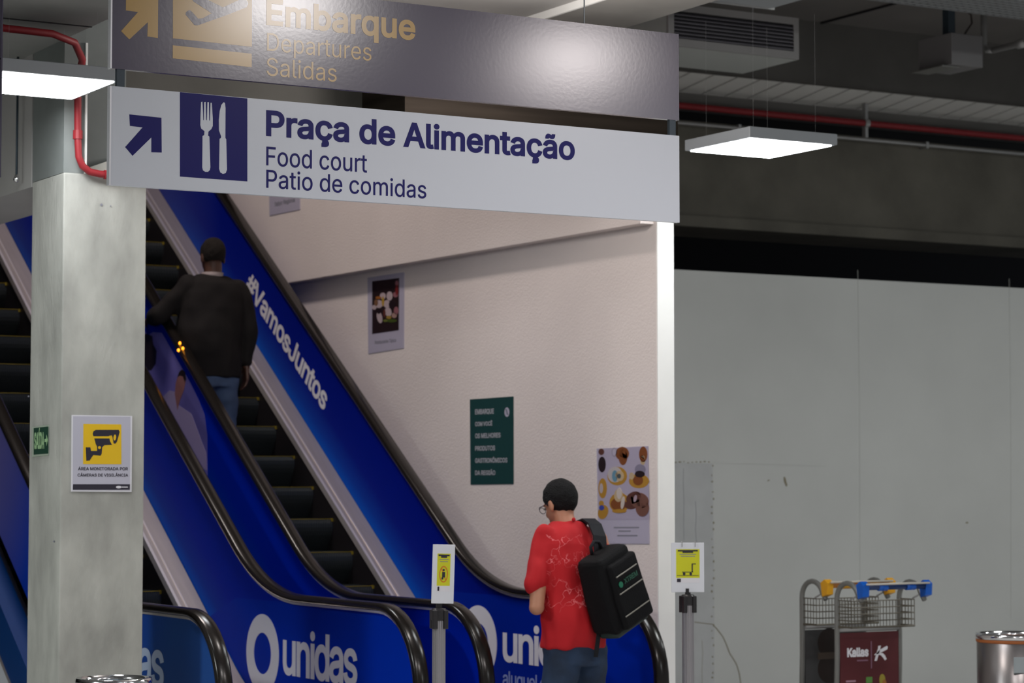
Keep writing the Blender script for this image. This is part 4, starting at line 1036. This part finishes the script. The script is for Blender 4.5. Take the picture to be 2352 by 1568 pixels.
def rng(sock, lo, hi):
    a = nt.nodes.new('ShaderNodeMath'); a.operation = 'GREATER_THAN'; a.inputs[1].default_value = lo; nt.links.new(sock, a.inputs[0])
    c = nt.nodes.new('ShaderNodeMath'); c.operation = 'LESS_THAN'; c.inputs[1].default_value = hi; nt.links.new(sock, c.inputs[0])
    m_ = nt.nodes.new('ShaderNodeMath'); m_.operation = 'MULTIPLY'; nt.links.new(a.outputs[0], m_.inputs[0]); nt.links.new(c.outputs[0], m_.inputs[1]); return m_.outputs[0]
def mul(a, c):
    m_ = nt.nodes.new('ShaderNodeMath'); m_.operation = 'MULTIPLY'; nt.links.new(a, m_.inputs[0]); nt.links.new(c, m_.inputs[1]); return m_.outputs[0]
msk = mul(mul(rng(sp.outputs['Z'], .96, 1.34), rng(sp.outputs['X'], -.21, .14)), rng(sp.outputs['Y'], -.5, .0))
n3 = nt.nodes.new('ShaderNodeTexNoise'); n3.inputs['Scale'].default_value = 9; nt.links.new(tc.outputs['Object'], n3.inputs['Vector'])
g3 = nt.nodes.new('ShaderNodeMapRange'); g3.inputs['From Min'].default_value = .38; g3.inputs['From Max'].default_value = .6; nt.links.new(n3.outputs['Fac'], g3.inputs['Value'])
fac = mul(mul(lt.outputs[0], msk), g3.outputs[0])
mx = nt.nodes.new('ShaderNodeMix'); mx.data_type = 'RGBA'; mx.inputs['A'].default_value = (.46, .002, .008, 1); mx.inputs['B'].default_value = (.78, .18, .20, 1)
sc_ = nt.nodes.new('ShaderNodeMath'); sc_.operation = 'MULTIPLY'; sc_.inputs[1].default_value = .75; nt.links.new(fac, sc_.inputs[0])
nt.links.new(sc_.outputs[0], mx.inputs['Factor']); nt.links.new(mx.outputs['Result'], b.inputs['Base Color'])

man = thing('person', 'person in a red t-shirt and jeans with head bowed, back to the camera', 'person', (6.30, 10.15, 0), math.radians(6))
Hm = Matrix.Translation((0, .12, 1.492)) @ Matrix.Rotation(math.radians(8), 4, 'Z') @ Matrix.Rotation(math.radians(-20), 4, 'X')
Lel, Rel = Vector((-.262, -.035, .985)), Vector((.262, -.03, .985)); Lsh, Rsh = Vector((-.178, .035, 1.31)), Vector((.178, .035, 1.31))
Lw, Rw = Vector((-.075, .20, .98)), Vector((.085, .20, .99))
bm = bmesh.new()
head_bits(bm, Hm)
limb(bm, [Vector((0, .045, 1.34)), Vector((0, .085, 1.41)), Vector((0, .10, 1.455))], [.058, .054, .054])
loft(bm, [(0, 0, .80, .145, .09), (0, .0, .95, .135, .085), (0, .005, 1.15, .15, .095), (0, .025, 1.28, .145, .085), (0, .035, 1.36, .09, .06)])
for s, sh, el, wr in ((-1, Lsh, Lel, Lw), (1, Rsh, Rel, Rw)):
    limb(bm, [sh, sh.lerp(el, .5), el], [.048, .043, .036]); limb(bm, [el, el.lerp(wr, .35), wr], [.037, .038, .025])
    hand(bm, wr, (wr-el).normalized()+Vector((0, .2, .12)), (0, 0, 1), (-s, .2, .1), .5)
for s in (-1, 1):
    limb(bm, [(s*.085, 0, .82), (s*.095, .01, .46), (s*.10, -.01, .09)], [.075, .052, .036])
    limb(bm, [(s*.10, -.03, .045), (s*.11, .10, .035), (s*.115, .15, .03)], [.035, .034, .026])
remeshed('body', bm, .0055, M_skin, man, 4)
head_parts(man, Hm, M_hair, -.062, .05)
bm = bmesh.new()
for s in (-1, 1):
    for k in range(14):
        a0, a1 = 2*PI*k/14, 2*PI*(k+1)/14
        cone(bm, Hm @ Vector((s*.031+.021*math.cos(a0), .098, -.006+.016*math.sin(a0))), Hm @ Vector((s*.031+.021*math.cos(a1), .098, -.006+.016*math.sin(a1))), .0018, .0018, 5)
    tube(bm, [Hm @ Vector((s*.052, .098, 0)), Hm @ Vector((s*.078, .07, .001)), Hm @ Vector((s*.084, .0, -.002))], .0022, 5)
obj('eyeglasses', bm, M_ink, man)
def folds(amp, f, dirv=(0, 0, 1), hem=None):
    def g_(p):
        q = Vector((p.x*f[0], p.y*f[1], p.z*f[2])); return amp*noise.noise(q) + amp*.5*noise.noise(q*2.3)
    return g_
bm = bmesh.new()
loft(bm, [(-.012, .0, .775, .176, .122), (-.010, -.004, .83, .178, .125), (-.006, -.006, .95, .180, .124), (-.004, .0, 1.08, .192, .124), (0, .010, 1.20, .206, .122), (0, .024, 1.295, .206, .112), (0, .036, 1.345, .165, .090), (0, .048, 1.385, .105, .073), (0, .056, 1.405, .075, .066)])
for s, sh, el in ((-1, Lsh, Lel), (1, Rsh, Rel)):
    e2 = sh.lerp(el, .62); out = Vector((s*.008, 0, 0)); limb(bm, [sh+Vector((-s*.02, 0, .012)), sh.lerp(el, .4)+out, e2+out], [.060, .060, .066])
remeshed('t_shirt', bm, .009, M_shirt, man, 5, folds(.024, (7, 7, 4.2)))
bm = bmesh.new(); loft(bm, [(0, -.005, .70, .155, .112), (0, -.005, .80, .162, .112), (0, 0, .88, .155, .105)])
for s in (-1, 1): limb(bm, [Vector((s*.082, -.004, .76)), Vector((s*.098, .008, .46)), Vector((s*.103, -.012, .10))], [.099, .076, .066])
remeshed('jeans', bm, .010, M_jeans, man, 4, folds(.011, (6, 6, 9)))
for s in (-1, 1):
    bm = bmesh.new(); limb(bm, [(s*.103, -.045, .048), (s*.11, .06, .045), (s*.118, .155, .036)], [.046, .047, .036]); remeshed('shoe', bm, .007, M_shoe, man, 4)
bm = bmesh.new(); sphere(bm, (-.018, -.018, 1.412), (.012, .006, .010), 10); obj('collar_tag', bm, M_shirt, man, True)

# ---------------------------------------------------------------- backpack on his right shoulder
bp = thing('backpack', 'black backpack with grey piping slung on the right shoulder of the man in red', 'backpack', (6.400, 9.955, 1.075))
bp.rotation_euler = (math.radians(-4), math.radians(-21), math.radians(20))
def rbox(sx, sy, sz, bev, sub=2, cx=0, cy=0, cz=0, taper=0.0):
    bm = bmesh.new(); box(bm, -sx/2, sx/2, -sy/2, sy/2, -sz/2, sz/2)
    bmesh.ops.bevel(bm, geom=bm.edges[:], offset=bev, segments=4, affect='EDGES', profile=.6)
    bmesh.ops.subdivide_edges(bm, edges=bm.edges[:], cuts=sub, use_grid_fill=True)
    for v in bm.verts:
        k = 1-taper*max(0, v.co.z/(sz/2)); v.co.x *= k; v.co.y = v.co.y*(1-taper*.6*max(0, v.co.z/(sz/2)))
        v.co += Vector((cx, cy, cz)) + v.co.normalized()*noise.noise(v.co*14+Vector((cx, 3, 1)))*.006
    return bm
o = obj('main_compartment', rbox(.290, .17, .390, .045, 3, 0, .005, 0, .13), M_bag, bp, True)
o = obj('front_pocket', rbox(.240, .06, .335, .026, 3, .016, -.075, -.02, .10), M_bag, bp, True)

for zc, l in ((.085, .175), (.0, .195), (-.115, .205)):
    bm = bmesh.new(); tube(bm, [(-l/2+.012, -.108, zc+.0), (.012, -.1105, zc+.001), (l/2+.012, -.108, zc+.0)], .0035, 6); obj('reflective_piping', bm, M_piping, bp)
o = lettering('lettering', 'XTREM', Vector((-.030, -.1085, .032)), UX, ZU, .115, .026, mat('dull green print', (.012, .075, .045), .5), bp, NY, 2, .03)
bm = bmesh.new(); slab3(bm, [Vector((-.058+.015*math.cos(k*PI/8), -.1065, .041+.015*math.sin(k*PI/8))) for k in range(16)], Vector((0, -.004, 0))); obj('round_logo', bm, M_green, bp)
obj('bottom_panel', rbox(.262, .125, .06, .02, 2, .004, 0, -.185), mat('dark green nylon', (.008, .022, .018), .5), bp, True)
bm = bmesh.new(); tube(bm, [(-.04, .03, .20), (-.035, .03, .235), (0, .03, .25), (.035, .03, .235), (.04, .03, .20)], .009, 8); obj('grab_handle', bm, M_strap, bp, True)
obj('zip_pull', B(.028, .045, -.045, -.035, .165, .18), M_chrome, bp)
# shoulder strap from the bag up over the shoulder (world points turned into bag space)
Mi = Matrix.LocRotScale(bp.location, bp.rotation_euler, None).inverted()
def strap(wpts, wv, th, nm, m):
    bm = bmesh.new(); rows = []
    P = [Vector(p) for p in wpts]
    for i, p in enumerate(P):
        d = (P[min(i+1, len(P)-1)]-P[max(0, i-1)]).normalized(); s_ = Vector(wv[i] if isinstance(wv, list) else wv); s_ = (s_-d*s_.dot(d)); hw = s_.length; s_.normalize(); n_ = d.cross(s_)
        rows.append([bm.verts.new(Mi @ (p+s_*hw*a_+n_*th*b_)) for a_, b_ in ((-1, -1), (1, -1), (1, 1), (-1, 1))])
    for a_, b_ in zip(rows, rows[1:]):
        for k in range(4): bm.faces.new((a_[k], a_[(k+1) % 4], b_[(k+1) % 4], b_[k]))
    bm.faces.new(rows[0][::-1]); bm.faces.new(rows[-1]); return obj(nm, bm, m, bp)
Mman = Matrix.LocRotScale(man.location, man.rotation_euler, None)
sw = [Mman @ Vector(p) for p in ((.035, -.175, 1.17), (.035, -.165, 1.25), (.05, -.138, 1.33), (.068, -.078, 1.388), (.082, -.01, 1.412), (.095, .06, 1.400), (.115, .12, 1.35), (.13, .145, 1.27), (.17, .12, 1.12), (.20, .0, .98), (.19, -.10, .93))]
strap(sw, [Vector((.036, 0, 0))]*8+[Vector((.02, .0, .0))]*3, .005, 'shoulder_strap', M_strap)
sw2 = [Mman @ Vector(p) for p in ((.03, -.17, .93), (.02, -.165, .84), (.015, -.15, .74))]
strap(sw2, Vector((.012, 0, 0)), .002, 'loose_strap', M_strap)

# ---------------------------------------------------------------- man on the escalator
m2 = thing('person', 'person in a black jacket riding up the escalator, one arm on the handrail', 'person', (6.085, 14.20, 1.566), math.radians(-4))
H2 = Matrix.Translation((0.0, .015, 1.478)) @ Matrix.Rotation(math.radians(6), 4, 'Z') @ Matrix.Rotation(math.radians(-7), 4, 'X')
bm = bmesh.new(); head_bits(bm, H2)
limb(bm, [Vector((0, 0, 1.30)), Vector((0, .0, 1.37)), Vector((0, .005, 1.42))], [.062, .058, .060])
loft(bm, [(0, 0, .72, .14, .09), (0, 0, .95, .14, .09), (0, 0, 1.15, .155, .10), (0, 0, 1.26, .15, .085), (0, 0, 1.33, .09, .06)])
LS, LE, LW = Vector((-.185, .0, 1.27)), Vector((-.33, .05, 1.10)), Vector((-.30, .30, 1.09))
RS, RE, RW = Vector((.185, .0, 1.27)), Vector((.222, -.03, 1.00)), Vector((.222, -.02, .775))
limb(bm, [LS, LS.lerp(LE, .5), LE], [.05, .045, .038]); limb(bm, [LE, LW], [.038, .026])
limb(bm, [RS, RS.lerp(RE, .5), RE], [.05, .045, .038]); limb(bm, [RE, RW], [.038, .026])
hand(bm, LW, (0.05, .9, -.15), (1, 0, 0), (0, -.1, -1), .35); hand(bm, RW, (0, .05, -1), (0, 1, 0), (-1, 0, 0), .35)
for s in (-1, 1):
    limb(bm, [(s*.085, 0, .76), (s*.09, .01, .42), (s*.095, -.01, .09)], [.075, .052, .036])
    limb(bm, [(s*.095, -.02, .045), (s*.10, .09, .035)], [.034, .030])
remeshed('body', bm, .0055, M_skindark, m2, 4)
head_parts(m2, H2, M_greyhair, -.045, .035, .079)
bm = bmesh.new()
loft(bm, [(0, -.005, .70, .178, .130), (0, -.005, .74, .186, .138), (-.025, -.012, .86, .205, .155), (-.03, -.012, 1.0, .212, .160), (-.022, -.008, 1.14, .212, .150), (-.01, 0, 1.23, .212, .128), (0, 0, 1.30, .175, .105), (0, .004, 1.345, .11, .080), (0, .006, 1.355, .075, .07)])
limb(bm, [LS+Vector((.02, 0, .0)), LS.lerp(LE, .5), LE, LE.lerp(LW, .8)], [.076, .074, .068, .050])
limb(bm, [RS+Vector((-.02, 0, .0)), RS.lerp(RE, .5), RE, RE.lerp(RW, .82)], [.074, .068, .062, .048])
remeshed('jacket', bm, .009, M_jacket, m2, 5, folds(.020, (5, 6, 4)))
bm = bmesh.new()
lathe(bm, [(.068, 1.345), (.071, 1.372), (.064, 1.374), (.060, 1.350)], 28, 0, .008, cap=False); obj('shirt_collar', bm, mat('pale shirt collar', (.34, .28, .28), .7), m2, True)
bm = bmesh.new(); loft(bm, [(0, -.005, .64, .150, .11), (0, -.005, .76, .155, .11)])
for s in (-1, 1): limb(bm, [Vector((s*.080, -.004, .70)), Vector((s*.092, .008, .42)), Vector((s*.097, -.012, .09))], [.096, .075, .062])
remeshed('jeans', bm, .010, M_jeans2, m2, 4, folds(.012, (6, 6, 9)))
for s in (-1, 1):
    bm = bmesh.new(); limb(bm, [(s*.097, -.04, .048), (s*.10, .05, .045), (s*.105, .12, .038)], [.046, .046, .037]); remeshed('shoe', bm, .007, M_shoe, m2, 4)
